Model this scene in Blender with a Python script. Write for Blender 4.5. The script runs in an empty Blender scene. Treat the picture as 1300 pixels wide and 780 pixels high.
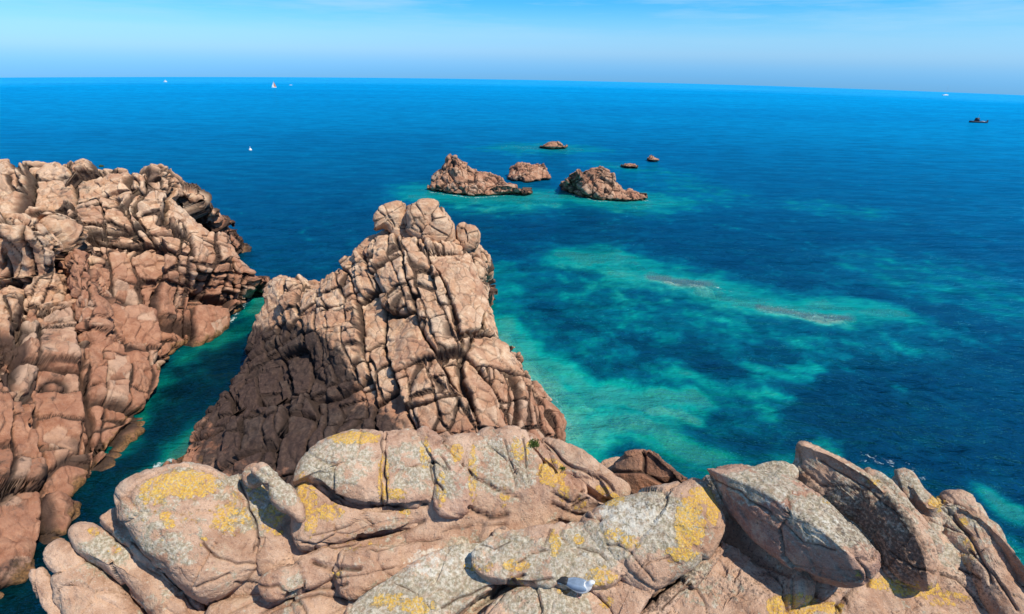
import bpy, math, random
import numpy as np
from math import radians, sin, cos, tan, pi

# ------------------------------------------------------------------ camera, sky, sun, exposure
SC = bpy.context.scene
W0, H0, F0 = 1300.0, 780.0, 700.0          # size of the photograph and focal length in its pixels
CAM = np.array([0.0, 0.0, 18.0])
PITCH, ROLL = radians(24.3), radians(1.0)
R_SEA = 33000.0

cd = bpy.data.cameras.new('camera'); cam = bpy.data.objects.new('camera', cd)
SC.collection.objects.link(cam); SC.camera = cam
cd.sensor_width = 36.0; cd.lens = 36.0 * F0 / W0
cd.clip_start = 0.1; cd.clip_end = 20000
FW = np.array([0, cos(PITCH), -sin(PITCH)])
RT0 = np.array([1.0, 0, 0]); UP0 = np.cross(RT0, FW)
RT = RT0 * cos(ROLL) + UP0 * sin(ROLL); UP = np.cross(RT, FW)
import mathutils
m = mathutils.Matrix(((RT[0], UP[0], -FW[0], CAM[0]), (RT[1], UP[1], -FW[1], CAM[1]),
                      (RT[2], UP[2], -FW[2], CAM[2]), (0, 0, 0, 1)))
cam.matrix_world = m

SUN_DIR = np.array([0.80, -0.42, 0.0]); SUN_DIR /= np.linalg.norm(SUN_DIR)
SUN_EL = radians(57)
sd = np.array([SUN_DIR[0] * cos(SUN_EL), SUN_DIR[1] * cos(SUN_EL), sin(SUN_EL)])
sl = bpy.data.lights.new('sun', 'SUN'); sl.energy = 5.0; sl.angle = radians(0.53); sl.color = (1.0, 0.92, 0.78)
so = bpy.data.objects.new('sun', sl); SC.collection.objects.link(so)
so.rotation_euler = mathutils.Vector(-sd).to_track_quat('-Z', 'Y').to_euler(); so.location = (20, -20, 60)

world = bpy.data.worlds.new('World'); SC.world = world; world.use_nodes = True
wn = world.node_tree; wn.nodes.clear()
def wnode(t, **k):
    n = wn.nodes.new(t)
    for a, b in k.items(): setattr(n, a, b)
    return n
sky = wnode('ShaderNodeTexSky', sky_type='NISHITA', sun_disc=False, sun_elevation=SUN_EL,
            sun_rotation=math.atan2(SUN_DIR[0], SUN_DIR[1]), altitude=10, air_density=1.0, dust_density=0.25, ozone_density=1.5)
wtc = wnode('ShaderNodeTexCoord'); wsep = wnode('ShaderNodeSeparateXYZ')
wn.links.new(wtc.outputs['Generated'], wsep.inputs[0])
# tint of the sky by height over the horizon: clear azure above, pale belt, slightly deeper at the very horizon
wz = wnode('ShaderNodeMapRange'); wn.links.new(wsep.outputs['Z'], wz.inputs[0]); wz.inputs[1].default_value = -0.05; wz.inputs[2].default_value = 1.0
wr = wnode('ShaderNodeValToRGB'); wn.links.new(wz.outputs[0], wr.inputs[0])
els = wr.color_ramp.elements
def zp(z): return (z + .05) / 1.05
els[0].position = zp(-.02); els[0].color = (0.23, 0.68, 1.66, 1)
els[1].position = 1.0; els[1].color = (0.22, 0.45, 0.75, 1)
for p, c in ((-.008, (0.29, 0.65, 1.46)), (0.01, (0.37, 0.645, 1.27)), (0.033, (0.38, 0.65, 1.12)), (0.056, (0.28, 0.63, 1.04)), (0.078, (0.17, 0.59, 1.0)), (0.1, (0.12, 0.55, .98)), (0.3, (0.13, 0.48, 0.88))):
    e = els.new(zp(p)); e.color = (c[0] * .9, c[1] * 1.05, c[2] * 1.08, 1)
mul = wnode('ShaderNodeMix', data_type='RGBA', blend_type='MULTIPLY'); mul.inputs[0].default_value = 1
wn.links.new(sky.outputs[0], mul.inputs[6]); wn.links.new(wr.outputs[0], mul.inputs[7])
# thin cirrus
wmap = wnode('ShaderNodeMapping'); wmap.inputs['Scale'].default_value = (1.3, 1.3, 16.0)
wmap.inputs['Rotation'].default_value = (0, radians(7), 0)
wno = wnode('ShaderNodeTexNoise'); wno.inputs['Scale'].default_value = 2.3; wno.inputs['Detail'].default_value = 7
wno.inputs['Roughness'].default_value = 0.6
wn.links.new(wtc.outputs['Generated'], wmap.inputs[0]); wn.links.new(wmap.outputs[0], wno.inputs['Vector'])
wmr = wnode('ShaderNodeMapRange'); wmr.inputs[1].default_value = 0.46; wmr.inputs[2].default_value = 0.66
wmr.inputs[3].default_value = 0.0; wmr.inputs[4].default_value = 0.8
wn.links.new(wno.outputs[0], wmr.inputs[0])
wmr2 = wnode('ShaderNodeMapRange'); wmr2.inputs[1].default_value = 0.02; wmr2.inputs[2].default_value = 0.12
wn.links.new(wsep.outputs['Z'], wmr2.inputs[0])
wmm = wnode('ShaderNodeMath', operation='MULTIPLY'); wn.links.new(wmr.outputs[0], wmm.inputs[0]); wn.links.new(wmr2.outputs[0], wmm.inputs[1])
cl = wnode('ShaderNodeMix', data_type='RGBA'); cl.inputs[7].default_value = (3.6, 5.2, 6.5, 1)
wn.links.new(wmm.outputs[0], cl.inputs[0]); wn.links.new(mul.outputs[2], cl.inputs[6])
bg = wnode('ShaderNodeBackground'); bg.inputs[1].default_value = 0.15
wo = wnode('ShaderNodeOutputWorld'); wn.links.new(cl.outputs[2], bg.inputs[0]); wn.links.new(bg.outputs[0], wo.inputs[0])

SC.view_settings.view_transform = 'Standard'; SC.view_settings.look = 'None'
SC.view_settings.gamma = 1; SC.view_settings.exposure = 0.0
SC.render.engine = 'CYCLES'
SC.cycles.use_denoising = True
SC.cycles.max_bounces = 6; SC.cycles.transparent_max_bounces = 6
SC.cycles.caustics_reflective = False; SC.cycles.caustics_refractive = False

# ------------------------------------------------------------------ measuring helpers
def ray(x, y):
    u = (np.asarray(x, float) - W0 / 2) / F0; v = (H0 / 2 - np.asarray(y, float)) / F0
    return FW + np.multiply.outer(u, RT) + np.multiply.outer(v, UP)
def atY(x, y, Y): d = ray(x, y); return CAM + d * (Y / d[1])
def atZ(x, y, Z): d = ray(x, y); return CAM + d * ((Z - CAM[2]) / d[2])
def sea_pt(x, y):
    d = ray(x, y); t = 30.0
    for _ in range(60):
        p = CAM + d * t; zs = -(p[0] ** 2 + p[1] ** 2) / (2 * R_SEA); t += (p[2] - zs) / -d[2] * 0.9
    return CAM + d * t
def proj(P):
    q = P - CAM; z = q @ FW; z = np.where(z < 0.05, 0.05, z)
    return W0 / 2 + F0 * (q @ RT) / z, H0 / 2 - F0 * (q @ UP) / z

# ------------------------------------------------------------------ noise in numpy
def h32(x, y, z, s):
    h = (x.astype(np.int64) * 374761393 + y.astype(np.int64) * 668265263 + z.astype(np.int64) * 2147483647 + s * 974634777) & 0xffffffff
    h = ((h ^ (h >> 13)) * 1274126177) & 0xffffffff
    h = ((h ^ (h >> 16)) * 2246822519) & 0xffffffff
    return (h ^ (h >> 15)) & 0xffffffff
def rnd(x, y, z, s): return h32(x, y, z, s).astype(np.float64) / 4294967295.0
def noise(P, s=0):
    I = np.floor(P); f = P - I; f = f * f * (3 - 2 * f); I = I.astype(np.int64); r = 0
    for a in (0, 1):
        for b in (0, 1):
            for c in (0, 1):
                w = (f[:, 0] if a else 1 - f[:, 0]) * (f[:, 1] if b else 1 - f[:, 1]) * (f[:, 2] if c else 1 - f[:, 2])
                r = r + w * rnd(I[:, 0] + a, I[:, 1] + b, I[:, 2] + c, s)
    return r * 2 - 1
def fbm(P, o=4, s=0, g=0.5):
    r = 0; a = 1.0; t = 0
    for i in range(o):
        r = r + a * noise(P * (2.03 ** i) + 17.3 * i, s + i); t += a; a *= g
    return r / t
def vnoise(P, s):  # three noises as a vector
    return np.stack([noise(P, s), noise(P + 31.7, s + 5), noise(P - 12.9, s + 9)], 1)
def rotm(ax, ay, az):
    return np.array(mathutils.Euler((radians(ax), radians(ay), radians(az))).to_matrix())
def cells(P, size, rot, jit=0.8, s=0, warp=0.35, wsc=0.6):
    """joint pattern of the rock: id, distance to the nearest joint (m), offset from the block's middle, two random numbers"""
    size = np.array(size, float); A = rotm(*rot).T
    Q = (P + warp * size.mean() * vnoise(P * wsc / size.mean(), s + 40)) @ A.T / size
    I = np.floor(Q).astype(np.int64); n = len(P)
    f1 = np.full(n, 1e9); f2 = np.full(n, 1e9); s1 = np.zeros((n, 3)); s2 = np.zeros((n, 3)); cid = np.zeros((n, 3), np.int64)
    for a in (-1, 0, 1):
        for b in (-1, 0, 1):
            for c in (-1, 0, 1):
                x, y, z = I[:, 0] + a, I[:, 1] + b, I[:, 2] + c
                S = np.stack([x + .5 + jit * (rnd(x, y, z, s + 1) - .5), y + .5 + jit * (rnd(x, y, z, s + 2) - .5), z + .5 + jit * (rnd(x, y, z, s + 3) - .5)], 1)
                d = ((Q - S) ** 2).sum(1)
                n1 = d < f1; n2 = (~n1) & (d < f2)
                f2 = np.where(n1, f1, np.where(n2, d, f2)); s2 = np.where(n1[:, None], s1, np.where(n2[:, None], S, s2))
                f1 = np.where(n1, d, f1); s1 = np.where(n1[:, None], S, s1)
                cid[n1] = np.stack([x, y, z], 1)[n1]
    sep = np.linalg.norm(s1 - s2, axis=1) + 1e-6
    dirn = (s1 - s2) / sep[:, None]
    msz = 1.0 / np.linalg.norm(dirn / size, axis=1)
    bis = (f2 - f1) / (2 * sep) * msz
    hid = h32(cid[:, 0], cid[:, 1], cid[:, 2], s + 7)
    rv = np.stack([rnd(cid[:, 0], cid[:, 1], cid[:, 2], s + k) for k in (11, 12, 13, 14, 15)], 1)
    rel = ((Q - s1) * size) @ A
    return hid, bis, rel, rv
def bricks(P, size, rot, s=0, warp=.35, wsc=.6):
    """courses of blocks between long joints: main joint set, cross joints broken at it, third set broken at both"""
    size = np.array(size, float); A = rotm(*rot).T
    Pw = P + warp * size.mean() * (vnoise(P * wsc / size.mean(), s + 40) + .35 * vnoise(P * 2.4 * wsc / size.mean(), s + 60))
    Q = Pw @ A.T / size; z = np.zeros(len(P), np.int64)
    def cut(q, a, b, k):
        q = q + rnd(a, b, z, s + k) * 3.0; i = np.floor(q).astype(np.int64)
        e0 = i + .35 * (rnd(i, a, b, s + k + 1) - .5) * 2; e1 = i + 1 + .35 * (rnd(i + 1, a, b, s + k + 1) - .5) * 2
        lo = q < e0; hi = q >= e1; j = i - lo + hi
        a0 = j + .7 * (rnd(j, a, b, s + k + 1) - .5); a1 = j + 1 + .7 * (rnd(j + 1, a, b, s + k + 1) - .5)
        return j, np.minimum(q - a0, a1 - q), q - (a0 + a1) / 2
    i0, d0, r0 = cut(Q[:, 0], z, z, 1); i1, d1, r1 = cut(Q[:, 1], i0, z, 4); i2, d2, r2 = cut(Q[:, 2], i0, i1, 7)
    D = np.stack([d0 * size[0], d1 * size[1], d2 * size[2]], 1)
    bis = np.clip(D.min(1), 0, None) ; hid = h32(i0, i1, i2, s + 9)
    rv = np.stack([rnd(i0, i1, i2, s + k) for k in (11, 12, 13, 14, 15)], 1)
    rel = (np.stack([r0, r1, r2], 1) * size) @ A
    return hid, bis, rel, rv
def polydist(X, Y, pts):
    d = np.full(len(X), 1e9)
    for (x0, y0), (x1, y1) in zip(pts[:-1], pts[1:]):
        dx, dy = x1 - x0, y1 - y0; L = dx * dx + dy * dy + 1e-9
        t = np.clip(((X - x0) * dx + (Y - y0) * dy) / L, 0, 1)
        d = np.minimum(d, np.hypot(X - x0 - t * dx, Y - y0 - t * dy))
    return d
def sstep(a, b, x): t = np.clip((x - a) / (b - a), 0, 1); return t * t * (3 - 2 * t)

# ------------------------------------------------------------------ object helpers
COL = SC.collection
def put(o, parent=None):
    COL.objects.link(o)
    if parent: o.parent = parent
    return o
def empty(name, loc, label, cat, group=None):
    o = bpy.data.objects.new(name, None); COL.objects.link(o); o.location = loc; o.empty_display_size = 0.2
    o['label'] = label; o['category'] = cat
    if group: o['group'] = group
    return o
def mesh_np(name, V, Fc, mat, attrs=None, parent=None, smooth=True, origin=None):
    """one mesh object from numpy vertices and faces (quads, or a list of mixed faces)"""
    if origin is None: origin = np.array(parent.location) if parent else np.zeros(3)
    me = bpy.data.meshes.new(name); V = np.asarray(V, float) - origin
    if isinstance(Fc, np.ndarray):
        k = Fc.shape[1]; me.vertices.add(len(V)); me.vertices.foreach_set('co', V.ravel())
        me.loops.add(Fc.size); me.loops.foreach_set('vertex_index', Fc.ravel().astype(np.int32))
        me.polygons.add(len(Fc)); me.polygons.foreach_set('loop_start', np.arange(0, Fc.size, k, dtype=np.int32))
        me.update(calc_edges=True)
    else:
        me.from_pydata([tuple(v) for v in V], [], [tuple(f) for f in Fc])
    me.polygons.foreach_set('use_smooth', np.full(len(me.polygons), smooth))
    for an, av in (attrs or {}).items():
        a = me.attributes.new(an, 'FLOAT', 'POINT'); a.data.foreach_set('value', np.asarray(av, np.float32))
    me.materials.append(mat); me.update()
    o = bpy.data.objects.new(name, me); COL.objects.link(o)
    if parent: o.parent = parent
    else: o.location = origin
    return o
def normals(V, Fq):
    n = np.cross(V[Fq[:, 2]] - V[Fq[:, 0]], V[Fq[:, 3]] - V[Fq[:, 1]])
    N = np.zeros_like(V)
    for k in range(4): np.add.at(N, Fq[:, k], n)
    return N / (np.linalg.norm(N, axis=1)[:, None] + 1e-12)
def blur(V, Fq, it):
    nb = np.zeros(len(V)); E = np.concatenate([Fq[:, [0, 1]], Fq[:, [1, 2]], Fq[:, [2, 3]], Fq[:, [3, 0]]]); E = np.concatenate([E, E[:, ::-1]])
    np.add.at(nb, E[:, 0], 1)
    for _ in range(it):
        S = np.zeros_like(V); np.add.at(S, E[:, 0], V[E[:, 1]]); V = V * .5 + .5 * S / nb.reshape((-1,) + (1,) * (V.ndim - 1))
    return V
def cr(P, t):   # Catmull-Rom along axis 0 at parameters t
    n = len(P); i = np.clip(np.floor(t).astype(int), 0, n - 2); f = (t - i).reshape((-1,) + (1,) * (P.ndim - 1))
    g = lambda k: P[np.clip(k, 0, n - 1)]
    p0, p1, p2, p3 = g(i - 1), g(i), g(i + 1), g(i + 2)
    p0 = np.where((i == 0).reshape(f.shape), 2 * p1 - p2, p0); p3 = np.where((i == n - 2).reshape(f.shape), 2 * p2 - p1, p3)
    return .5 * (2 * p1 + (p2 - p0) * f + (2 * p0 - 5 * p1 + 4 * p2 - p3) * f * f + (3 * p1 - p0 - 3 * p2 + p3) * f ** 3)
SHAPE = [None]
def loft(rows, du, tension=1.0):
    """rows: arrays (nc,3); returns vertices and quads at about du metres"""
    G = np.array(rows, float)
    def params(G):
        L = np.linalg.norm(np.diff(G, axis=0), axis=2)
        L = L.mean(1) * .6 + L.max(1) * .4; ts = []
        for i, l in enumerate(L):
            k = max(2, int(math.ceil(l / du))); ts += [i + j / k for j in range(k)]
        return np.array(ts + [len(G) - 1.0])
    tv = params(G); G2 = cr(G, tv)
    Gt = np.swapaxes(G2, 0, 1); tu = params(np.swapaxes(G, 0, 1)); G3 = np.swapaxes(cr(Gt, tu), 0, 1)
    nv, nu = G3.shape[:2]; SHAPE[0] = (nv, nu); idx = np.arange(nv * nu).reshape(nv, nu)
    Fq = np.stack([idx[:-1, :-1], idx[:-1, 1:], idx[1:, 1:], idx[1:, :-1]], -1).reshape(-1, 4)
    return G3.reshape(-1, 3), Fq
def rowpts(pts, mode=None, val=None):
    out = []
    for p in pts:
        if len(p) == 4: out.append(atZ(p[0], p[1], p[2]) if p[3] == 'Z' else atY(p[0], p[1], p[2]))
        elif len(p) == 3: out.append(atZ(*p) if mode == 'Z' else atY(*p))
        else: out.append(atZ(p[0], p[1], val) if mode == 'Z' else atY(p[0], p[1], val))
    return np.array(out)

# ------------------------------------------------------------------ materials
class NT:
    def __init__(s, name):
        s.m = bpy.data.materials.new(name); s.m.use_nodes = True; s.t = s.m.node_tree; s.t.nodes.clear()
        s.out = s.n('ShaderNodeOutputMaterial')
    def n(s, t, **k):
        o = s.t.nodes.new(t)
        for a, b in k.items(): setattr(o, a, b)
        return o
    def l(s, a, b): s.t.links.new(a, b)
    def setin(s, sock, v):
        if hasattr(v, 'is_output') or isinstance(v, bpy.types.NodeSocket): s.l(v, sock)
        elif isinstance(v, tuple) and len(v) == 3 and sock.type == 'RGBA': sock.default_value = (*v, 1)
        else: sock.default_value = v
    def pos(s): return s.n('ShaderNodeNewGeometry').outputs['Position']
    def mapv(s, v, sc=(1, 1, 1), rot=(0, 0, 0), loc=(0, 0, 0)):
        o = s.n('ShaderNodeMapping'); s.l(v, o.inputs[0]); o.inputs['Scale'].default_value = sc
        o.inputs['Rotation'].default_value = rot; o.inputs['Location'].default_value = loc; return o.outputs[0]
    def noise(s, v, sc, det=4, ro=.55, dist=0):
        o = s.n('ShaderNodeTexNoise'); s.l(v, o.inputs['Vector']); o.inputs['Scale'].default_value = sc
        o.inputs['Detail'].default_value = det; o.inputs['Roughness'].default_value = ro; o.inputs['Distortion'].default_value = dist
        return o.outputs[0]
    def vor(s, v, sc, feat='F1', out='Distance', rnd=1):
        o = s.n('ShaderNodeTexVoronoi', feature=feat); s.l(v, o.inputs['Vector']); o.inputs['Scale'].default_value = sc
        o.inputs['Randomness'].default_value = rnd; return o.outputs[out]
    def mr(s, v, a, b, c=0., d=1., smooth=True):
        o = s.n('ShaderNodeMapRange'); o.interpolation_type = 'SMOOTHSTEP' if smooth else 'LINEAR'
        s.setin(o.inputs[0], v)
        for i, q in enumerate((a, b, c, d)): s.setin(o.inputs[i + 1], q)
        return o.outputs[0]
    def mth(s, op, a, b=0., c=0., clamp=False):
        o = s.n('ShaderNodeMath', operation=op); o.use_clamp = clamp
        s.setin(o.inputs[0], a); s.setin(o.inputs[1], b)
        if op == 'MULTIPLY_ADD': s.setin(o.inputs[2], c)
        return o.outputs[0]
    def mix(s, f, a, b, mode='MIX'):
        o = s.n('ShaderNodeMix', data_type='RGBA', blend_type=mode)
        s.setin(o.inputs[0], f); s.setin(o.inputs[6], a); s.setin(o.inputs[7], b); return o.outputs[2]
    def ramp(s, v, stops):
        o = s.n('ShaderNodeValToRGB'); s.l(v, o.inputs[0]); e = o.color_ramp.elements
        e[0].position, e[0].color = stops[0][0], (*stops[0][1], 1); e[1].position, e[1].color = stops[-1][0], (*stops[-1][1], 1)
        for p, c in stops[1:-1]: q = e.new(p); q.color = (*c, 1)
        return o.outputs[0]
    def attr(s, name): return s.n('ShaderNodeAttribute', attribute_name=name).outputs['Fac']
    def bump(s, h, dist, strength=1., nrm=None):
        o = s.n('ShaderNodeBump'); s.l(h, o.inputs['Height']); o.inputs['Distance'].default_value = dist; o.inputs['Strength'].default_value = strength
        if nrm is not None: s.l(nrm, o.inputs['Normal'])
        return o.outputs[0]
    def pbr(s, col, rough, nrm=None, spec=0.3):
        b = s.n('ShaderNodeBsdfPrincipled'); s.setin(b.inputs['Base Color'], col); s.setin(b.inputs['Roughness'], rough)
        b.inputs['Specular IOR Level'].default_value = spec
        if nrm is not None: s.l(nrm, b.inputs['Normal'])
        s.l(b.outputs[0], s.out.inputs[0]); return b

def simple(name, col, rough=.6, spec=.4):
    t = NT(name); p = t.pos(); c = t.mix(t.mr(t.noise(p, 12, 3), .3, .7), tuple(x * .8 for x in col), tuple(min(1, x * 1.1) for x in col))
    t.pbr(c, rough, spec=spec); return t.m

def crag_material():
    t = NT('sea_crag_granite'); p = t.pos()
    big = t.noise(p, .35, 5, .6); mid = t.noise(p, 1.7, 6, .65); fine = t.noise(p, 9, 5, .7)
    strat = t.noise(t.mapv(p, (1.2, 1.2, 5), (radians(20), radians(15), 0)), .8, 5, .6)
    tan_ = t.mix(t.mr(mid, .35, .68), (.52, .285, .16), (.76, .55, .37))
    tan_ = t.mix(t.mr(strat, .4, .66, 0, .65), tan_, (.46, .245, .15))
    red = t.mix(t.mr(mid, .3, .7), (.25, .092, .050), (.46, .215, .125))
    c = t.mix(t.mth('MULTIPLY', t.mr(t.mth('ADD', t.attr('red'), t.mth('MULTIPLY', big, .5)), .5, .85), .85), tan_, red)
    v = t.attr('cellv')
    c = t.mix(t.mr(v, .55, 1, 0, .45), c, (.68, .52, .38)); c = t.mix(t.mr(v, .4, 0, 0, .45), c, (.36, .17, .105))
    c = t.mix(t.mth('MULTIPLY', t.mr(fine, .52, .72), .45), c, (.28, .15, .10))
    c = t.mix(t.mr(t.noise(p, 28, 4, .7), .55, .75, 0, .4), c, (.76, .6, .48))
    # grey-black crust and streaks
    streak = t.noise(t.mapv(p, (2.4, 2.4, .45)), 1.0, 5, .65)
    c = t.mix(t.mth('MULTIPLY', t.mr(streak, .55, .75), .45), c, (.17, .115, .09))
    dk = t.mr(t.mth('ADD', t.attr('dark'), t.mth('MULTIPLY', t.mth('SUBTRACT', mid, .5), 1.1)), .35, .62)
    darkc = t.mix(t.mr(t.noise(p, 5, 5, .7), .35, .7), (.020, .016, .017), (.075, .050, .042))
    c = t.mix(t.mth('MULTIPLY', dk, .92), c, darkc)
    # algae at the waterline
    al = t.mr(t.mth('ADD', t.attr('algae'), t.mth('MULTIPLY', t.mth('SUBTRACT', mid, .5), 1.8)), .45, .85, 0, .8)
    c = t.mix(al, c, t.mix(t.mr(fine, .35, .65), (.08, .045, .015), (.30, .15, .05)))
    c = t.mix(t.mr(t.attr('cav'), .05, .75, 0, .88), c, (.045, .028, .022))
    h = t.mth('ADD', t.mth('MULTIPLY', mid, 1.0), t.mth('ADD', t.mth('MULTIPLY', fine, .45), t.mth('MULTIPLY', t.noise(p, 30, 4, .7), .16)))
    t.pbr(c, t.mth('SUBTRACT', .85, t.mth('MULTIPLY', al, .35)), t.bump(h, .16, .9), .25); return t.m

def lichen_granite():
    t = NT('lichen_covered_granite'); p = t.pos()
    mid = t.noise(p, 2.2, 5, .6); fine = t.noise(p, 14, 5, .7); grain = t.noise(p, 70, 3, .7)
    c = t.mix(t.mr(mid, .35, .65), (.41, .24, .155), (.62, .42, .295))
    c = t.mix(t.mr(fine, .5, .72, 0, .55), c, (.62, .44, .32)); c = t.mix(t.mr(fine, .45, .3, 0, .65), c, (.28, .155, .11))
    c = t.mix(t.attr('red'), c, t.mix(t.mr(fine, .3, .7), (.29, .135, .10), (.46, .26, .20)))
    # crystal grain
    c = t.mix(t.mr(grain, .58, .7, 0, .55), c, (.80, .66, .58)); c = t.mix(t.mr(grain, .42, .3, 0, .6), c, (.17, .11, .095))
    c = t.mix(t.mr(t.noise(p, .8, 4, .6), .36, .64, 0, .45), c, t.mix(1., c, (.72, .62, .56), 'MULTIPLY'))
    c = t.mix(t.mr(t.noise(p, 3.1, 5, .7), .52, .7, 0, .5), c, (.62, .47, .33))
    c = t.mix(t.mr(t.noise(p, 110, 2, .6), .62, .70, 0, .75), c, (.06, .05, .045))
    # grey and green crusts
    gn = t.mth('MULTIPLY_ADD', t.noise(p, 1.6, 4, .6), .45, t.mth('MULTIPLY', t.noise(p, 8, 6, .75, .3), .55)); gm = t.mth('ADD', t.attr('gry'), t.mth('MULTIPLY', t.mth('SUBTRACT', gn, .5), 3.6))
    g = t.mr(gm, .42, .62)
    gc = t.mix(t.mr(t.noise(p, 22, 4, .7), .4, .62), (.27, .25, .17), (.60, .56, .45))
    gc = t.mix(t.mr(t.noise(p, 38, 3, .7), .6, .68, 0, .8), gc, (.10, .095, .08))
    c = t.mix(t.mth('MULTIPLY', g, t.mr(fine, .3, .6, .45, .85)), c, gc)
    # white crust
    wn_ = t.noise(p, 9, 5, .7); wm = t.mr(t.mth('ADD', t.attr('wht'), t.mth('MULTIPLY', t.mth('SUBTRACT', wn_, .5), 2.0)), .5, .66)
    c = t.mix(t.mth('MULTIPLY', wm, t.mr(fine, .35, .6, .3, .85)), c, (.68, .64, .55))
    # dark speckle crust, and the painted shade on the crevice wall
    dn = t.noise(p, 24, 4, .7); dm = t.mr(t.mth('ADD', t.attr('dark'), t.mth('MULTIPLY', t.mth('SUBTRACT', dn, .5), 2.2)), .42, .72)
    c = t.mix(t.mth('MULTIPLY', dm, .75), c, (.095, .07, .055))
    # yellow and orange lichen
    yn = t.noise(p, 11, 7, .78, .3); ym = t.mr(t.mth('ADD', t.attr('ylw'), t.mth('MULTIPLY', t.mth('SUBTRACT', yn, .5), 2.8)), .45, .72)
    ros = t.mr(t.mth('SUBTRACT', t.vor(t.mapv(p, (1, 1, 1)), 13), t.mth('MULTIPLY', t.mth('SUBTRACT', t.attr('ylw'), .5), .7)), .52, .34); ym = t.mth('MULTIPLY', ym, ros)
    yc = t.mix(t.mr(t.noise(p, 30, 4, .7), .35, .65), (.54, .29, .03), (.76, .50, .10))
    ysp = t.mr(t.mth('ADD', t.noise(p, 34, 4, .75), t.mth('MULTIPLY', ym, .08)), .46, .64, .05, .92); c = t.mix(t.mth('MULTIPLY', ym, ysp), c, yc)
    c = t.mix(t.mr(t.attr('cav'), .2, 1, 0, .85), c, (.07, .045, .035))
    h = t.mth('ADD', t.mth('ADD', t.mth('MULTIPLY', mid, .8), t.mth('MULTIPLY', fine, .5)), t.mth('ADD', t.mth('MULTIPLY', grain, .13), t.mth('MULTIPLY', ym, t.mth('MULTIPLY', t.noise(p, 45, 3, .7), .18))))
    pits = t.mr(t.vor(p, 17), .0, .35); h = t.mth('ADD', h, t.mth('MULTIPLY', pits, .14))
    t.pbr(c, .88, t.bump(h, .065, 1.0), .2); return t.m

M_CRAG = crag_material(); M_GRAN = lichen_granite()

# ------------------------------------------------------------------ rock masses split along their joints
BUDGET = {}
def blocks_from(root, V, Fq, fid, N, attrs, mat, name='rock_block', limit=300, skirt=.35, minpx=9):
    """each joint-bounded block is a solid of its own: its weathered face plus walls running back into the rock"""
    ids, inv = np.unique(fid, return_inverse=True)
    px, py = proj(V); cx, cy = px[Fq], py[Fq]
    ar = np.abs((cx[:, 2] - cx[:, 0]) * (cy[:, 3] - cy[:, 1]) - (cx[:, 3] - cx[:, 1]) * (cy[:, 2] - cy[:, 0])) * .5
    fn = N[Fq].mean(1); face = ((CAM - V[Fq].mean(1)) * fn).sum(1) > 0
    vis = (cx.mean(1) > -40) & (cx.mean(1) < 1340) & (cy.mean(1) > -20) & (cy.mean(1) < 820) & face
    area = np.bincount(inv, ar * vis, len(ids))
    order = np.argsort(-area); keep = [k for k in order if area[k] > minpx ** 2 * .6][:limit]
    keepset = set(keep); forder = np.argsort(inv, kind='stable'); bounds = np.searchsorted(inv[forder], np.arange(len(ids) + 1))
    def build(nm, faces, kind=None):
        f = Fq[faces]; uv, fi = np.unique(f, return_inverse=True); f = fi.reshape(-1, 4)
        E = np.concatenate([f[:, [0, 1]], f[:, [1, 2]], f[:, [2, 3]], f[:, [3, 0]]]).astype(np.int64)
        key = E[:, 0] * len(uv) + E[:, 1]; rev = E[:, 1] * len(uv) + E[:, 0]
        B = E[~np.isin(key, rev)]
        bv, bi = np.unique(B, return_inverse=True); bi = bi.reshape(-1, 2)
        P = V[uv]; n = N[uv]; mean_n = n.mean(0); mean_n /= np.linalg.norm(mean_n) + 1e-9
        sk = P[bv] - (n[bv] * .4 + mean_n * .6) * skirt + (P.mean(0) - P[bv]) * .12
        VV = np.concatenate([P, sk])
        q = np.stack([B[:, 1], B[:, 0], len(uv) + bi[:, 0], len(uv) + bi[:, 1]], 1)
        F = np.concatenate([f, q]) if len(B) else f
        at = {k: np.concatenate([a[uv], a[uv][bv]]) for k, a in attrs.items()}
        o = mesh_np(nm, VV, F, mat, at, root)
        if kind: o['kind'] = kind
    for k in keep: build(name, forder[bounds[k]:bounds[k + 1]])
    rest = np.concatenate([forder[bounds[k]:bounds[k + 1]] for k in range(len(ids)) if k not in keepset] or [np.zeros(0, int)])
    if len(rest): build('small_rocks', rest, 'stuff')
    BUDGET[root.name] = (len(keep), len(Fq))

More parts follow.
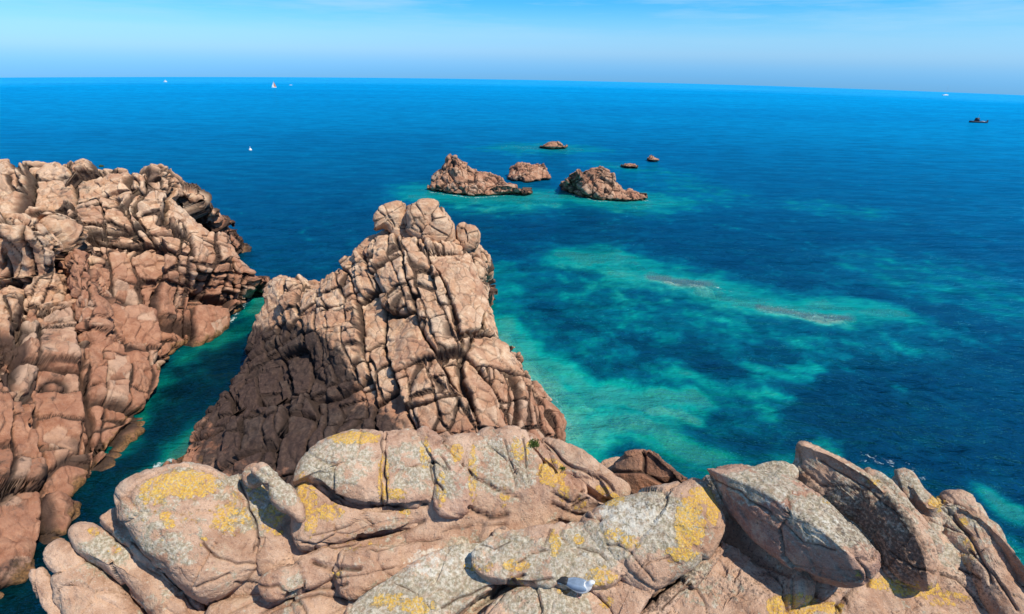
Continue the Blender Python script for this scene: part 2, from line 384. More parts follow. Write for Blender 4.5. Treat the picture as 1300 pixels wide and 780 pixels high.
def gblur(a, shape, it):
    a = a.reshape(shape + a.shape[1:])
    for _ in range(it):
        p = np.pad(a, [(1, 1), (1, 1)] + [(0, 0)] * (a.ndim - 2), mode='edge')
        a = a * .4 + .15 * (p[:-2, 1:-1] + p[2:, 1:-1] + p[1:-1, :-2] + p[1:-1, 2:])
    return a.reshape((-1,) + a.shape[2:])
def fracture(V, Fq, levels, base_noise=(.5, .5), rough=(.05, 1.6), seed=0, nb=6):
    """push the surface in and out block by block; returns new V, normals, attrs, block ids"""
    V = V + normals(V, Fq) * (fbm(V * base_noise[1], 4, seed)[:, None] * base_noise[0])
    N0 = gblur(normals(V, Fq), SHAPE[0], nb * 4); N0 /= np.linalg.norm(N0, axis=1)[:, None] + 1e-9
    disp = np.zeros(len(V)); cav = np.zeros(len(V)); ids = None; keep_ = np.ones(len(V)); hid0 = None; cv = np.zeros(len(V))
    for i, L in enumerate(levels):
        if i == 2:   # the small joints and the roughness follow the broken faces
            V = V + N0 * disp[:, None]; disp = np.zeros(len(V)); N0 = gblur(normals(V, Fq), SHAPE[0], 2); N0 /= np.linalg.norm(N0, axis=1)[:, None] + 1e-9
        hid, bis, rel, rv = (bricks(V, L['size'], L['rot'], seed + 100 * (i + 1), L.get('warp', .3), L.get('wsc', .6)) if L.get('brick') else
                             cells(V, L['size'], L['rot'], L.get('jit', .75), seed + 100 * (i + 1), L.get('warp', .3), L.get('wsc', .6)))
        tv = (rv[:, 1:4] - .5) * 2
        tilt = (rel * tv).sum(1) * L['tilt']
        w = L['gw'] * (.5 + rv[:, 4]); g = np.clip(1 - bis / w, 0, 1)
        rd = L['round'] * (np.sqrt(np.clip(1 - (1 - np.clip(bis / L['rw'], 0, 1)) ** 2, 0, 1)) - 1)
        body = (rv[:, 0] - .5) * 2 * L['off'] + np.clip(tilt, -L['off'] * 1.5, L['off'] * 1.5) + rd
        if i == 1:   # some big blocks stay whole
            m_ = keep_ > .34; body = body * np.where(m_, 1, .15); g = g * m_; hid = np.where(m_, hid, hid0)
        disp += gblur(body, SHAPE[0], (3, 2, 1)[i]) - gblur(g * L['gd'], SHAPE[0], 1)
        if i == 0: keep_ = rv[:, 3]; hid0 = hid
        cav = np.maximum(cav, g * L.get('cav', 1)); cv = cv + (rv[:, 4] - .5) * L.get('cw', .5)
        if i == 1: ids = hid
    disp += fbm(V * rough[1], 5, seed + 900, .6) * rough[0]
    V2 = V + N0 * disp[:, None]
    fid = ids[Fq[:, 0]]
    return V2, normals(V2, Fq), {'cav': cav, 'cellv': np.clip(.5 + cv, 0, 1)}, fid

def blob(V, specs):
    """attribute painted by places given as (photo x, y, radius x, radius y, weight)"""
    x, y = proj(V); a = np.zeros(len(V))
    for (cx, cy, rx, ry, w) in specs:
        d = np.sqrt(((x - cx) / rx) ** 2 + ((y - cy) / ry) ** 2); a = np.maximum(a, w * (1 - sstep(.55, 1.15, d)))
    return a

def lv(size, rot, off, tilt, gw, gd, rnd_, rw, **k): return dict(size=size, rot=rot, off=off, tilt=tilt, gw=gw, gd=gd, round=rnd_, rw=rw, **k)

# ------------------------------------------------------------------ sea, seabed
SHOALS = [  # photo points of a spine, radius (m), water depth over it (m)
    ([(235, 470), (265, 448), (325, 392)], 1.3, 2.7),
    ([(200, 600), (240, 560), (260, 530)], 1.3, .5), ([(300, 400), (332, 368)], 1.6, 1.0), ([(160, 560), (215, 490)], 1.0, 3.2),
    ([(640, 440), (690, 500), (715, 545)], 3.0, .5), ([(640, 420), (700, 470), (760, 505)], 2.6, 1.1), ([(720, 520), (790, 500), (870, 500)], 1.7, 1.0), ([(800, 510), (870, 525)], 1.0, .9), ([(930, 455), (1000, 470)], 1.0, 2.2), ([(980, 455), (1010, 462)], .8, 1.8), ([(840, 470), (900, 480)], 1.2, 2.0),
    ([(730, 555), (800, 530), (860, 560), (900, 575)], 2.0, 1.0), ([(720, 580), (790, 590)], 1.6, 1.9),
    ([(620, 340), (650, 360), (640, 400)], 3.0, 2.8), ([(860, 500), (960, 470)], 1.6, 3.0),
    ([(715, 325), (770, 325), (820, 345)], 4.5, 1.3), ([(790, 345), (890, 362), (1000, 385), (1090, 400)], 4.5, 1.4), ([(840, 356), (915, 366)], 2.0, .12),
    ([(965, 385), (1066, 405)], 1.7, .12), ([(900, 372), (980, 388)], 1.6, .9), ([(700, 350), (900, 410), (1120, 415)], 7.0, 4.0), ([(650, 400), (800, 470), (900, 520)], 5.0, 4.2),
    ([(1090, 400), (1140, 415)], 3.0, 3.2), ([(1160, 350), (1230, 362), (1310, 380)], 9.0, 3.3), ([(1030, 260), (1100, 270)], 6.0, 3.6),
    ([(555, 245), (640, 250), (730, 250), (830, 255)], 8.0, 1.3), ([(620, 262), (700, 258)], 6, 2.6), ([(655, 186), (720, 188)], 11.0, 1.3), ([(760, 208), (800, 212)], 6, 2.2), ([(800, 212), (850, 225), (900, 245)], 9.0, 3.4),
    ([(1018, 545), (1045, 552)], .8, 1.2), ([(935, 484), (955, 480)], .8, 1.8), ([(1260, 612), (1300, 640)], .9, 1.0), ([(900, 560), (1000, 575)], 1.6, 3.4), ([(1150, 660), (1300, 690)], 2.0, 2.4),
    ([(1085, 585), (1150, 600)], 1.4, 3.2), ([(840, 580), (960, 590), (1060, 600)], 1.8, 2.6),
]
SH = [([atZ(x, y, 0)[:2] for x, y in pts], r, d) for pts, r, d in SHOALS]
def sea_depth(X, Y):
    P = np.stack([X, Y, np.zeros_like(X)], 1); n1 = fbm(P * .13, 4, 3); n2 = fbm(P * .13 + 50, 4, 8); n3 = fbm(P * .55, 4, 21, .6)
    Xw = X + 3.0 * n1 + .8 * n3; Yw = Y + 3.0 * n2 + .8 * fbm(P * .55 + 9, 3, 31)
    sc = np.clip(np.hypot(X, Y) / 40, .35, 1); Xw = X + (Xw - X) * sc; Yw = Y + (Yw - Y) * sc
    inv = np.full(len(X), 1 / 11.0)
    for pts, r, d in SH:
        q = polydist(Xw, Yw, pts); f = np.exp(-(q / r) ** 2 * .9); inv = np.maximum(inv, 1 / (d + 10 * (1 - f) ** 1.7))
    dep = 1 / inv
    n4 = fbm(P * 1.1 + 4, 4, 91, .65); return np.clip(dep * (1 + (.75 * n3 + .7 * n4) * np.clip(dep / 2, .3, 1)), .05, 11)
def polar(r0, r1, a0, a1, k, na):
    rs = [r0]
    while rs[-1] < r1: rs.append(rs[-1] * (1 + k) + .02)
    rs = np.array(rs); th = np.linspace(a0, a1, na)
    Rr, T = np.meshgrid(rs, th, indexing='ij'); idx = np.arange(Rr.size).reshape(Rr.shape)
    Fq = np.stack([idx[:-1, :-1], idx[1:, :-1], idx[1:, 1:], idx[:-1, 1:]], -1).reshape(-1, 4)
    return Rr.ravel(), T.ravel(), Fq
Rr, T, Fq = polar(6.0, 1300.0, radians(-64), radians(64), .0085, 620)
X, Y = Rr * np.sin(T), Rr * np.cos(T)
dep = sea_depth(X, Y)
Pn = np.stack([X, Y, 0 * X], 1)
wv = (fbm(np.stack([X * .35 + Y * .1, Y * .75, 0 * X], 1), 3, 77) * .10 + fbm(Pn * 1.6, 2, 79) * .03) * np.clip(1.2 - Rr / 220, 0, 1)
sx, sy = proj(Pn)
foam = np.zeros(len(X))
for pts, r in (([(200, 592), (215, 585)], .3), ([(700, 515), (722, 545)], .9), ([(1100, 582), (1140, 590), (1165, 606)], .8), 
               ([(860, 356), (925, 369)], .9), ([(975, 386), (1062, 405)], .9), ([(665, 246), (700, 243)], 1.0), ([(545, 243), (600, 251), (660, 246)], .5), ([(712, 243), (760, 255), (825, 254)], .5),
               ([(640, 184), (690, 188)], 1.0), ([(775, 209), (800, 213)], 1.0), ([(820, 203), (840, 204)], .8), ([(325, 368), (300, 400), (280, 420)], .3), ([(645, 450), (690, 505), (716, 545)], .3)):
    q = polydist(X, Y, [atZ(a, b, 0)[:2] for a, b in pts]); foam = np.maximum(foam, (.62 if r >= .8 else .85) * np.exp(-(q / (r * 1.3)) ** 2))
V = np.stack([X, Y, wv - Rr ** 2 / (2 * R_SEA)], 1)

t = NT('sea_water'); p = t.pos()
d = t.attr('depth'); far = t.attr('offshore')
body = t.ramp(t.mr(d, 0, 11, 0, 1, False), [(0, (.36, .60, .48)), (.05, (.10, .72, .53)), (.14, (.005, .60, .46)), (.24, (0, .29, .26)), (.36, (0, .13, .155)), (.55, (0, .055, .075)), (1, (0, .026, .042))])
body = t.mix(t.attr('weed'), body, t.mix(1., body, (.5, .42, .36), 'MULTIPLY'))
body = t.mix(t.mth('POWER', far, .8), body, t.ramp(far, [(0, (0, .055, .12)), (.3, (0, .155, .37)), (.6, (0, .30, .66)), (.93, (0, .37, .78)), (1, (.02, .43, .84))]))  # bluer offshore water, with sky reflection and horizon haze painted into its colour
sw = t.noise(t.mapv(p, (.004, .028, 1)), 1, 5, .55); body = t.mix(t.mr(sw, .35, .65, 0, .5), body, t.mix(1., body, (.6, .72, .82), 'MULTIPLY'))
sw2 = t.noise(t.mapv(p, (.16, .5, 1), (0, 0, .1)), 1, 5, .65); body = t.mix(t.mr(sw2, .40, .62, 0, .7), body, t.mix(1., body, (.6, .62, .66), 'MULTIPLY'))
w1 = t.noise(t.mapv(p, (.45, 1.1, 1), (0, 0, .15)), 1.0, 4, .62); w2 = t.noise(t.mapv(p, (1.1, 2.2, 1), (0, 0, -.2)), 1.6, 4, .6); w3 = t.noise(t.mapv(p, (.06, .2, 1), (0, 0, .05)), 1.0, 3, .5)
hgt = t.mth('ADD', t.mth('ADD', t.mth('MULTIPLY', w1, .55), t.mth('MULTIPLY', w2, .18)), t.mth('MULTIPLY', w3, 1.8))
nrm = t.bump(hgt, .95, 1.0)
dif = t.n('ShaderNodeBsdfDiffuse'); t.l(body, dif.inputs[0]); t.l(nrm, dif.inputs['Normal'])
tr = t.n('ShaderNodeBsdfTransparent'); t.l(t.ramp(t.mr(d, 0, 5, 0, 1, False), [(0, (.97, 1, .98)), (.2, (.42, .86, .76)), (.5, (.10, .60, .58)), (1, (.01, .32, .40))]), tr.inputs[0])
opac = t.mr(d, -.05, 4.5, .22, 1.0, False); opac = t.mth('POWER', opac, .75)
m1 = t.n('ShaderNodeMixShader'); t.l(opac, m1.inputs[0]); t.l(tr.outputs[0], m1.inputs[1]); t.l(dif.outputs[0], m1.inputs[2])
gl = t.n('ShaderNodeBsdfGlossy'); gl.inputs['Roughness'].default_value = .13; gl.inputs[0].default_value = (.08, .55, .9, 1); t.l(nrm, gl.inputs['Normal'])
fr = t.n('ShaderNodeFresnel'); fr.inputs[0].default_value = 1.33; t.l(nrm, fr.inputs['Normal'])
m2 = t.n('ShaderNodeMixShader'); t.l(t.mth('MULTIPLY', fr.outputs[0], .22, clamp=True), m2.inputs[0]); t.l(m1.outputs[0], m2.inputs[1]); t.l(gl.outputs[0], m2.inputs[2])
fo = t.mr(t.mth('ADD', t.attr('foam'), t.mth('MULTIPLY', t.mth('SUBTRACT', t.noise(p, 3.2, 6, .75, .6), .5), 2.6)), .78, 1.05)
fd = t.n('ShaderNodeBsdfDiffuse'); fd.inputs[0].default_value = (.62, .70, .68, 1)
m3 = t.n('ShaderNodeMixShader'); t.l(t.mth('MULTIPLY', fo, .7), m3.inputs[0]); t.l(m2.outputs[0], m3.inputs[1]); t.l(fd.outputs[0], m3.inputs[2])
t.l(m3.outputs[0], t.out.inputs[0])
weed = np.maximum(np.exp(-(polydist(X, Y, [atZ(a, b, 0)[:2] for a, b in [(20, 750), (110, 640), (190, 560), (260, 480), (320, 410)]]) / 4.5) ** 2), .8 * np.exp(-(polydist(X, Y, [atZ(a, b, 0)[:2] for a, b in [(900, 600), (1050, 600), (1300, 700)]]) / 5) ** 2))
sea = mesh_np('sea', V, Fq, t.m, {'weed': weed, 'depth': dep, 'foam': foam, 'offshore': np.clip(np.log(np.maximum(Rr, 1) / 34) / math.log(600 / 34), 0, 1)}); sea['kind'] = 'structure'  # offshore grows with distance and drives the painted haze and sky brightening

# seabed under the clear shallows
Rb, Tb, Fb = polar(5.0, 330.0, radians(-62), radians(62), .014, 380)
Xb, Yb = Rb * np.sin(Tb), Rb * np.cos(Tb); Zb = -np.maximum(sea_depth(Xb, Yb), .08) - Rb ** 2 / (2 * R_SEA) - .12
Pb = np.stack([Xb, Yb, Zb], 1); Zb = Zb - np.clip(fbm(Pb * 1.1, 4, 61), 0, 1) * .5
t = NT('seabed_rock_and_weed'); p = t.pos()
c = t.mix(t.mr(t.noise(p, .5, 5, .65), .4, .6), (.10, .065, .025), (.62, .56, .42))
c = t.mix(t.mr(t.noise(p, 2.2, 5, .7), .45, .62, 0, .8), c, (.75, .68, .52)); c = t.mix(t.mr(t.noise(p, 1.6, 5, .7), .52, .62, 0, .8), c, (.07, .06, .02))
t.pbr(c, .9, t.bump(t.noise(p, 3, 5, .7), .3), .1)
sb = mesh_np('seabed', np.stack([Xb, Yb, Zb], 1), Fb, t.m); sb['kind'] = 'structure'

# ------------------------------------------------------------------ central pinnacle
def common_attrs(V, A, z_alg=.7, alg=1.0):
    A['algae'] = np.clip(1 - V[:, 2] / z_alg, 0, 1) * alg; return A
rows = [
    rowpts([(188, 640), (270, 660), (350, 665), (430, 660), (510, 650), (590, 640), (660, 620), (735, 580)], 'Z', -1.0),
    rowpts([(205, 600, .05), (255, 590, .5), (330, 600, .9), (430, 585, 1.1), (510, 575, 1.2), (590, 570, 1.1), (660, 562, .8), (716, 552, .1)], 'Z'),
    rowpts([(264, 530, .6), (298, 522, 1.2), (345, 510, 1.6), (430, 500, 2.3), (510, 500, 2.8), (580, 500, 2.9), (650, 505, 2.3), (698, 515, .9)], 'Z'),
    rowpts([(314, 462, .8), (343, 422, 2.6), (385, 420, 3.6), (440, 410, 4.4), (510, 410, 4.9), (575, 410, 5.0), (622, 415, 4.4), (652, 460, 1.8)], 'Z'),
    rowpts([(332, 400, 2.6), (354, 370, 4.3), (400, 372, 5.0), (440, 348, 6.2), (500, 340, 7.1), (560, 338, 7.3), (598, 345, 6.8), (620, 385, 4.2)], 'Z'),
    rowpts([(338, 388, 34), (358, 357, 33.5), (400, 364, 33), (440, 336, 33), (490, 294, 33.0), (545, 292, 33.3), (595, 300, 33.3), (614, 335, 33)], 'Y'),
]
rows = [np.concatenate([r[:1] + np.array([[.45, 1.3, -.5]]), r, r[-1:] + np.array([[-.1, 1.4, -.5]])]) for r in rows]
last = rows[-1]; rows.append(last + np.array([0, 2.2, -1.0]) * 1.0); b = last + np.array([0, 5.5, 0]); b[:, 2] *= .4; rows.append(b)
b = last + np.array([0, 8, 0]); b[:, 2] = -1.5; rows.append(b)
V, Fq = loft(rows, .050)
V, N, A, fid = fracture(V, Fq, [
    lv((2.2, 3.6, 2.9), (25, -22, 12), .30, .20, .11, .5, .04, .2, cw=.3, brick=True),
    lv((.9, 1.5, .95), (25, -26, 8), .13, .26, .07, .20, .04, .12, cw=.8, brick=True, ids=True, warp=.3),
    lv((.5, .8, .45), (35, -10, 30), .035, .32, .04, .05, .01, .08, cw=.5, jit=.95, cav=.5)], (.3, .3), (.05, 1.3), 5)
common_attrs(V, A, .5, .9)
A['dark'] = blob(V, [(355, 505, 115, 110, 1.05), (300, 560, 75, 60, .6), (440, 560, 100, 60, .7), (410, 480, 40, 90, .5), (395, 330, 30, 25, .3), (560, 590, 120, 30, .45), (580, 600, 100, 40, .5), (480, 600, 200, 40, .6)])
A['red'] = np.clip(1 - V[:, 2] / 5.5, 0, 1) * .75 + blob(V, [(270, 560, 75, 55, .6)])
root = empty('granite_pinnacle', (-4, 29, 0), 'tall jointed granite pinnacle rising from the sea, tan above with a blackened left flank', 'rock')
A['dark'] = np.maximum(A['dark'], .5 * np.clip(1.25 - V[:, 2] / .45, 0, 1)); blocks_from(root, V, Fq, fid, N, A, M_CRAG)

# ------------------------------------------------------------------ left cliff
rows = [
    rowpts([(-260, 930), (-40, 840), (62, 712), (128, 618), (180, 555), (228, 474), (278, 432), (342, 372)], 'Z', -1.0),
    rowpts([(-260, 880), (-60, 780), (45, 685), (110, 600), (165, 535), (216, 452), (266, 420), (333, 366)], 'Z', .4),
    rowpts([(-300, 800), (-110, 680), (-10, 590), (55, 525), (118, 475), (182, 415), (240, 378), (325, 352)], 'Z', 2.2),
    rowpts([(-300, 680, 4.3), (-140, 560, 4.3), (-30, 480, 4.3), (35, 425, 4.3), (110, 388, 4.3), (170, 345, 4.6), (228, 325, 5.2), (296, 326, 4.0)], 'Z'),
    rowpts([(-300, 440, 28), (-140, 350, 33), (-40, 300, 35.5), (30, 290, 36), (90, 286, 37), (150, 278, 38.3), (206, 270, 40), (262, 287, 41.7)], 'Y'),
    rowpts([(-300, 250), (-140, 225), (-40, 219), (35, 214), (95, 216), (145, 218), (188, 225), (214, 250)], 'Y', 43),
]
rows = [np.concatenate([r, r[-1:] + np.array([[-.45, 1.2, -.9]]), r[-1:] + np.array([[-2.2, 3.2, -2.4]])]) for r in rows]
last = rows[-1]; rows.append(last + np.array([0, 3.0, -.6])); b = last + np.array([0, 7, 0]); b[:, 2] *= .4; rows.append(b)
b = last + np.array([0, 10, 0]); b[:, 2] = -1.5; rows.append(b)
croot = empty('granite_cliff', (-27, 33, 0), 'reddish granite cliff of stacked weathered blocks at the left, above a narrow green channel', 'cliff')
V, Fq = loft(rows, .068)
V, N, A, fid = fracture(V, Fq, [
    lv((2.8, 3.8, 3.4), (10, 20, 40), .42, .20, .2, .7, .1, .35, cw=.3, brick=True),
    lv((1.35, 2.1, 1.2), (14, 26, 44), .18, .30, .10, .30, .06, .16, cw=.8, brick=True, ids=True, warp=.3),
    lv((.7, .9, .6), (20, 20, 30), .05, .34, .045, .07, .03, .1, cw=.5, jit=.95, cav=.4)], (.5, .22), (.07, 1.1), 9)
common_attrs(V, A, .9, 1.0)
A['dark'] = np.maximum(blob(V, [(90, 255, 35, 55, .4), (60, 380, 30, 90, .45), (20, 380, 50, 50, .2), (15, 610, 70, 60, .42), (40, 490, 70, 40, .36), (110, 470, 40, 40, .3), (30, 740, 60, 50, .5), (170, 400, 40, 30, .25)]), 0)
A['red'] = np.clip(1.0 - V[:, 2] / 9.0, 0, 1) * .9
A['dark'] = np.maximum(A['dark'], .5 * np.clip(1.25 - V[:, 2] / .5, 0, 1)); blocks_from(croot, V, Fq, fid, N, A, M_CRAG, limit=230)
# near slab standing in front of the cliff
rows = [
    rowpts([(-180, 560), (-60, 540), (10, 530), (60, 520), (100, 500), (118, 470)], 'Z', .8),
    rowpts([(-180, 470), (-60, 460), (5, 455), (50, 450), (82, 430), (98, 415)], 'Z', 3.0),
    rowpts([(-180, 370, 29.0), (-60, 365, 29.2), (0, 362, 29.5), (42, 362, 29.8), (76, 360, 30.6), (86, 352, 32.5)], 'Y'),
    rowpts([(-180, 282, 30.0), (-60, 280, 30), (-5, 284, 30.2), (38, 288, 30.6), (72, 305, 31.2), (82, 312, 33)], 'Y'),
    rowpts([(-180, 266, 32.5), (-60, 266, 32.5), (0, 268, 32.5), (36, 272, 32.8), (66, 288, 33), (76, 300, 34.5)], 'Y'),
]
b = rows[-1] + np.array([0, 3, 0]); b[:, 2] -= 5; rows.append(b)
V, Fq = loft(rows, .07)
V, N, A, fid = fracture(V, Fq, [
    lv((1.7, 2.6, 5.5), (4, 6, 20), .5, .2, .10, .6, .25, .4, cw=.3, brick=True),
    lv((.85, 1.2, 2.1), (6, 8, 24), .2, .25, .05, .2, .1, .2, cw=.7, brick=True, ids=True, warp=.35),
    lv((.5, .6, .9), (10, 8, 20), .06, .28, .025, .06, .04, .1, cw=.5, jit=.95, cav=.5)], (.3, .4), (.1, 1.0), 14)
common_attrs(V, A, .6, .5); A['dark'] = blob(V, [(20, 460, 60, 50, .4)]); A['red'] = np.clip(1 - V[:, 2] / 7, 0, 1) * .8
blocks_from(croot, V, Fq, fid, N, A, M_CRAG, limit=70)

# reddish upright slab whose far side closes the dark cleft
rows = [rowpts([(70, 585, 25.0), (84, 590, 23.2), (112, 580, 23.0), (140, 560, 23.6), (158, 545, 25.5)], 'Y'),
        rowpts([(78, 500, 27.5), (88, 505, 25.6), (114, 500, 25.3), (142, 485, 26.0), (158, 470, 28.5)], 'Y'),
        rowpts([(80, 410, 30.5), (90, 415, 28.2), (112, 412, 28.0), (134, 410, 28.8), (148, 400, 31.5)], 'Y'),
        rowpts([(80, 345, 33.0), (90, 345, 31.0), (105, 345, 30.8), (120, 350, 31.5), (130, 352, 34)], 'Y'),
        rowpts([(82, 322, 35.0), (92, 318, 33.5), (105, 320, 33.5), (116, 325, 34), (124, 335, 36)], 'Y')]
b = rows[-1] + np.array([0, 2.5, -3]); rows.append(b)
V, Fq = loft(rows, .07)
V, N, A, fid = fracture(V, Fq, [
    lv((1.6, 2.6, 4.5), (4, 16, 20), .25, .15, .08, .4, .15, .3, cw=.3, brick=True),
    lv((.9, 1.2, 1.9), (6, 18, 24), .12, .2, .05, .18, .1, .2, cw=.7, brick=True, ids=True, warp=.35),
    lv((.5, .6, .8), (10, 8, 20), .05, .25, .025, .06, .04, .1, cw=.5, jit=.95, cav=.5)], (.2, .4), (.09, 1.0), 18)
common_attrs(V, A, .6, .5); A['dark'] = np.zeros(len(V)); A['red'] = np.full(len(V), .85)
blocks_from(croot, V, Fq, fid, N, A, M_CRAG, limit=50)

# ------------------------------------------------------------------ islets
def islet(front, ridge, back_dy, Yr, label, seed, size=1.2, du=.12, low=.4, am=1.0, group='rocky islets offshore'):
    F = rowpts(front, 'Z', -.6 if am > .25 else -.7); F1 = rowpts([(x, y - 2.5) for x, y in front], 'Z', .25 if am > .25 else -.38)
    Rg = np.array([atY(x, y, Yr) for x, y in ridge]); Rg[:, 2] = np.maximum(Rg[:, 2], .1);
    if am < .25: Rg[:, 2] = -.30
    Rg[[0, -1], 2] *= .3 if am < .5 else .7; Rg = Rg + np.array([0, 0, 0])
    mid = F1 * .5 + Rg * .5; mid[:, 2] = Rg[:, 2] * .62
    B = Rg + np.array([0, back_dy * .5, 0]); B[:, 2] *= .6; B2 = Rg + np.array([0, back_dy, 0]); B2[:, 2] = -.8
    V, Fq = loft([F, F1, mid, Rg, B, B2], du)
    V, N, A, fid = fracture(V, Fq, [
        lv((size * 1.9,) * 3, (15, 20, 10), .38 * am, .25, .1, .4 * am, .25 * am, .5, cw=.3, jit=.95),
        lv((size, size, size * .8), (20, 20, 15), .18 * am, .4 * am, .06, .16 * am, .08 * am, .25, cw=.7, brick=True, ids=True),
        lv((.4, .4, .3), (20, 20, 15), .06, .2, .03, .06, .04, .1, cw=.5, jit=.85, cav=.5)], (.3 * am, .5), (.1 * am, 1.3), seed, 3)
    common_attrs(V, A, low, 1.0); A['dark'] = np.clip(1 - V[:, 2] / .5, 0, 1) * .35 * (am > .5); A['red'] = np.full(len(V), .5 if am > .25 else 0.)
    c = V.mean(0); root = empty('rock_islet', (c[0], c[1], 0), label, 'rock', group)
    blocks_from(root, V, Fq, fid, N, A, M_CRAG, limit=90, minpx=8)
islet([(543, 241), (565, 246), (590, 249), (612, 249), (640, 247), (674, 246)], [(549, 216), (562, 210), (577, 197), (592, 210), (614, 217), (634, 226)], 5, 84,
      'largest rocky islet offshore, with a pointed peak and a low tail reaching right', 21, am=.8)
islet([(612, 247), (630, 248), (650, 248), (676, 247)], [(614, 240), (628, 237), (650, 237), (668, 243)], 2, 79, 'low flat rock tail lying at the right foot of the peaked islet', 27, .8, am=.4)
islet([(644, 228), (660, 231), (680, 231), (698, 228)], [(646, 210), (658, 206), (684, 207), (693, 214)], 4, 93, 'small reddish islet between the peaked islet and the broad one', 22, 1.1, am=.7)
islet([(710, 238), (735, 249), (765, 254), (795, 256), (822, 254)], [(716, 228), (740, 216), (770, 215), (785, 232), (806, 243)], 5, 80, 'broad red-brown islet sloping down to the right, offshore', 23, 1.2, am=.75)
islet([(685, 188), (697, 189.5), (710, 189.5), (721, 188)], [(689, 183), (698, 181), (708, 181), (717, 185)], 3, 126, 'lone low islet farthest out, beyond all the other islets', 24, 1.3, am=.35, low=.15)
islet([(788, 212), (797, 214), (810, 214)], [(790, 209), (797, 208), (807, 211)], 2, 105, 'tiny low skerry right of the broad islet, flat and brown', 25, .9, am=.3, low=.15)
islet([(821, 204), (828, 206), (836, 205)], [(823, 200), (828, 199), (834, 202)], 2, 112, 'tiniest pale skerry, the rightmost rock showing offshore', 26, .9, am=.3, low=.15)

# ------------------------------------------------------------------ foreground granite
YLW = [(238, 615, 48, 22, .85), (195, 625, 25, 20, .7), (290, 660, 30, 25, .6), (258, 688, 8, 8, .8), (210, 655, 9, 8, .9), (240, 655, 25, 15, .3), (450, 556, 40, 10, .8), (487, 610, 9, 45, .75), (500, 628, 20, 9, .75),
       (385, 620, 10, 25, .75), (395, 650, 12, 40, .6), (350, 670, 20, 15, .5), (420, 650, 20, 14, .6), (580, 575, 10, 14, .8), (600, 600, 7, 45, .6), (540, 575, 9, 25, .6), (515, 650, 12, 5, .8), (560, 620, 8, 30, .6), (640, 630, 8, 18, .6),
       (700, 600, 22, 22, .75), (715, 625, 9, 15, .8), (735, 640, 15, 10, .7), (660, 570, 15, 20, .6), (778, 635, 18, 10, .8), (765, 622, 14, 8, .8), (430, 730, 10, 8, .7), (345, 655, 25, 18, .55), (440, 690, 60, 15, .25), (720, 750, 20, 6, .4),
       (875, 665, 26, 42, .8), (862, 705, 28, 12, .75), (890, 630, 22, 14, .8), (905, 650, 10, 22, .75), (780, 680, 18, 14, .55), (705, 690, 10, 22, .65), (655, 718, 20, 10, .75), (655, 740, 14, 10, .8), (620, 720, 10, 8, .5), (735, 685, 8, 8, .8),
       (530, 770, 30, 12, .65), (600, 720, 15, 8, .5), (765, 735, 25, 20, .55), (800, 690, 16, 14, .6), (500, 765, 40, 15, .5), (770, 765, 12, 10, .6),
       (1010, 768, 34, 18, 1.0), (985, 770, 15, 14, .95), (1055, 772, 22, 9, .95), (1120, 740, 26, 10, .9), (1160, 748, 40, 12, .85), (1200, 760, 35, 12, .6), (1190, 640, 14, 14, .75), (1222, 665, 9, 9, .9), (1052, 635, 10, 8, .5), (1110, 612, 12, 6, .5), (1090, 730, 8, 8, .7), (1230, 700, 12, 30, .5),
       (215, 665, 9, 8, .8), (180, 665, 8, 6, .5), (120, 675, 10, 7, .6), (145, 698, 14, 7, .4), (200, 660, 60, 50, .22), (320, 640, 40, 40, .4)]
GRY = [(300, 640, 50, 50, .45), (350, 620, 40, 40, .6), (430, 590, 60, 35, .62), (520, 590, 45, 40, .5), (560, 600, 50, 40, .4), (170, 700, 90, 30, .42), (220, 650, 80, 60, .3), (640, 590, 70, 40, .4), (640, 720, 140, 50, .5), (520, 760, 90, 35, .62),
       (820, 660, 70, 50, .62), (760, 690, 60, 40, .5), (950, 620, 70, 28, .68), (1060, 660, 70, 45, .65), (1100, 640, 90, 70, .5), (1000, 590, 60, 14, .8), (1230, 680, 70, 60, .45), (900, 740, 60, 40, .4), (690, 765, 70, 30, .55), (345, 615, 30, 30, .8), (1150, 620, 60, 40, .5)]
WHT = [(800, 660, 55, 32, .62), (780, 655, 30, 22, .6), (560, 715, 60, 26, .52), (610, 700, 30, 14, .55), (840, 650, 30, 18, .5), (1010, 640, 70, 26, .42), (1060, 670, 60, 30, .42), (750, 700, 40, 25, .4), (690, 745, 40, 20, .35), (300, 615, 25, 14, .4), (640, 560, 60, 12, .35), (420, 600, 60, 30, .28)]
DRK = [(1110, 670, 70, 60, .52), (1150, 710, 40, 40, .55), (1080, 640, 60, 40, .42), (1010, 660, 80, 30, .36), (940, 745, 60, 30, .38), (830, 640, 40, 12, .42), (850, 600, 60, 40, .3), (1230, 740, 60, 40, .35), (700, 760, 90, 30, .28), (835, 720, 60, 30, .30), (800, 740, 60, 40, .35)]
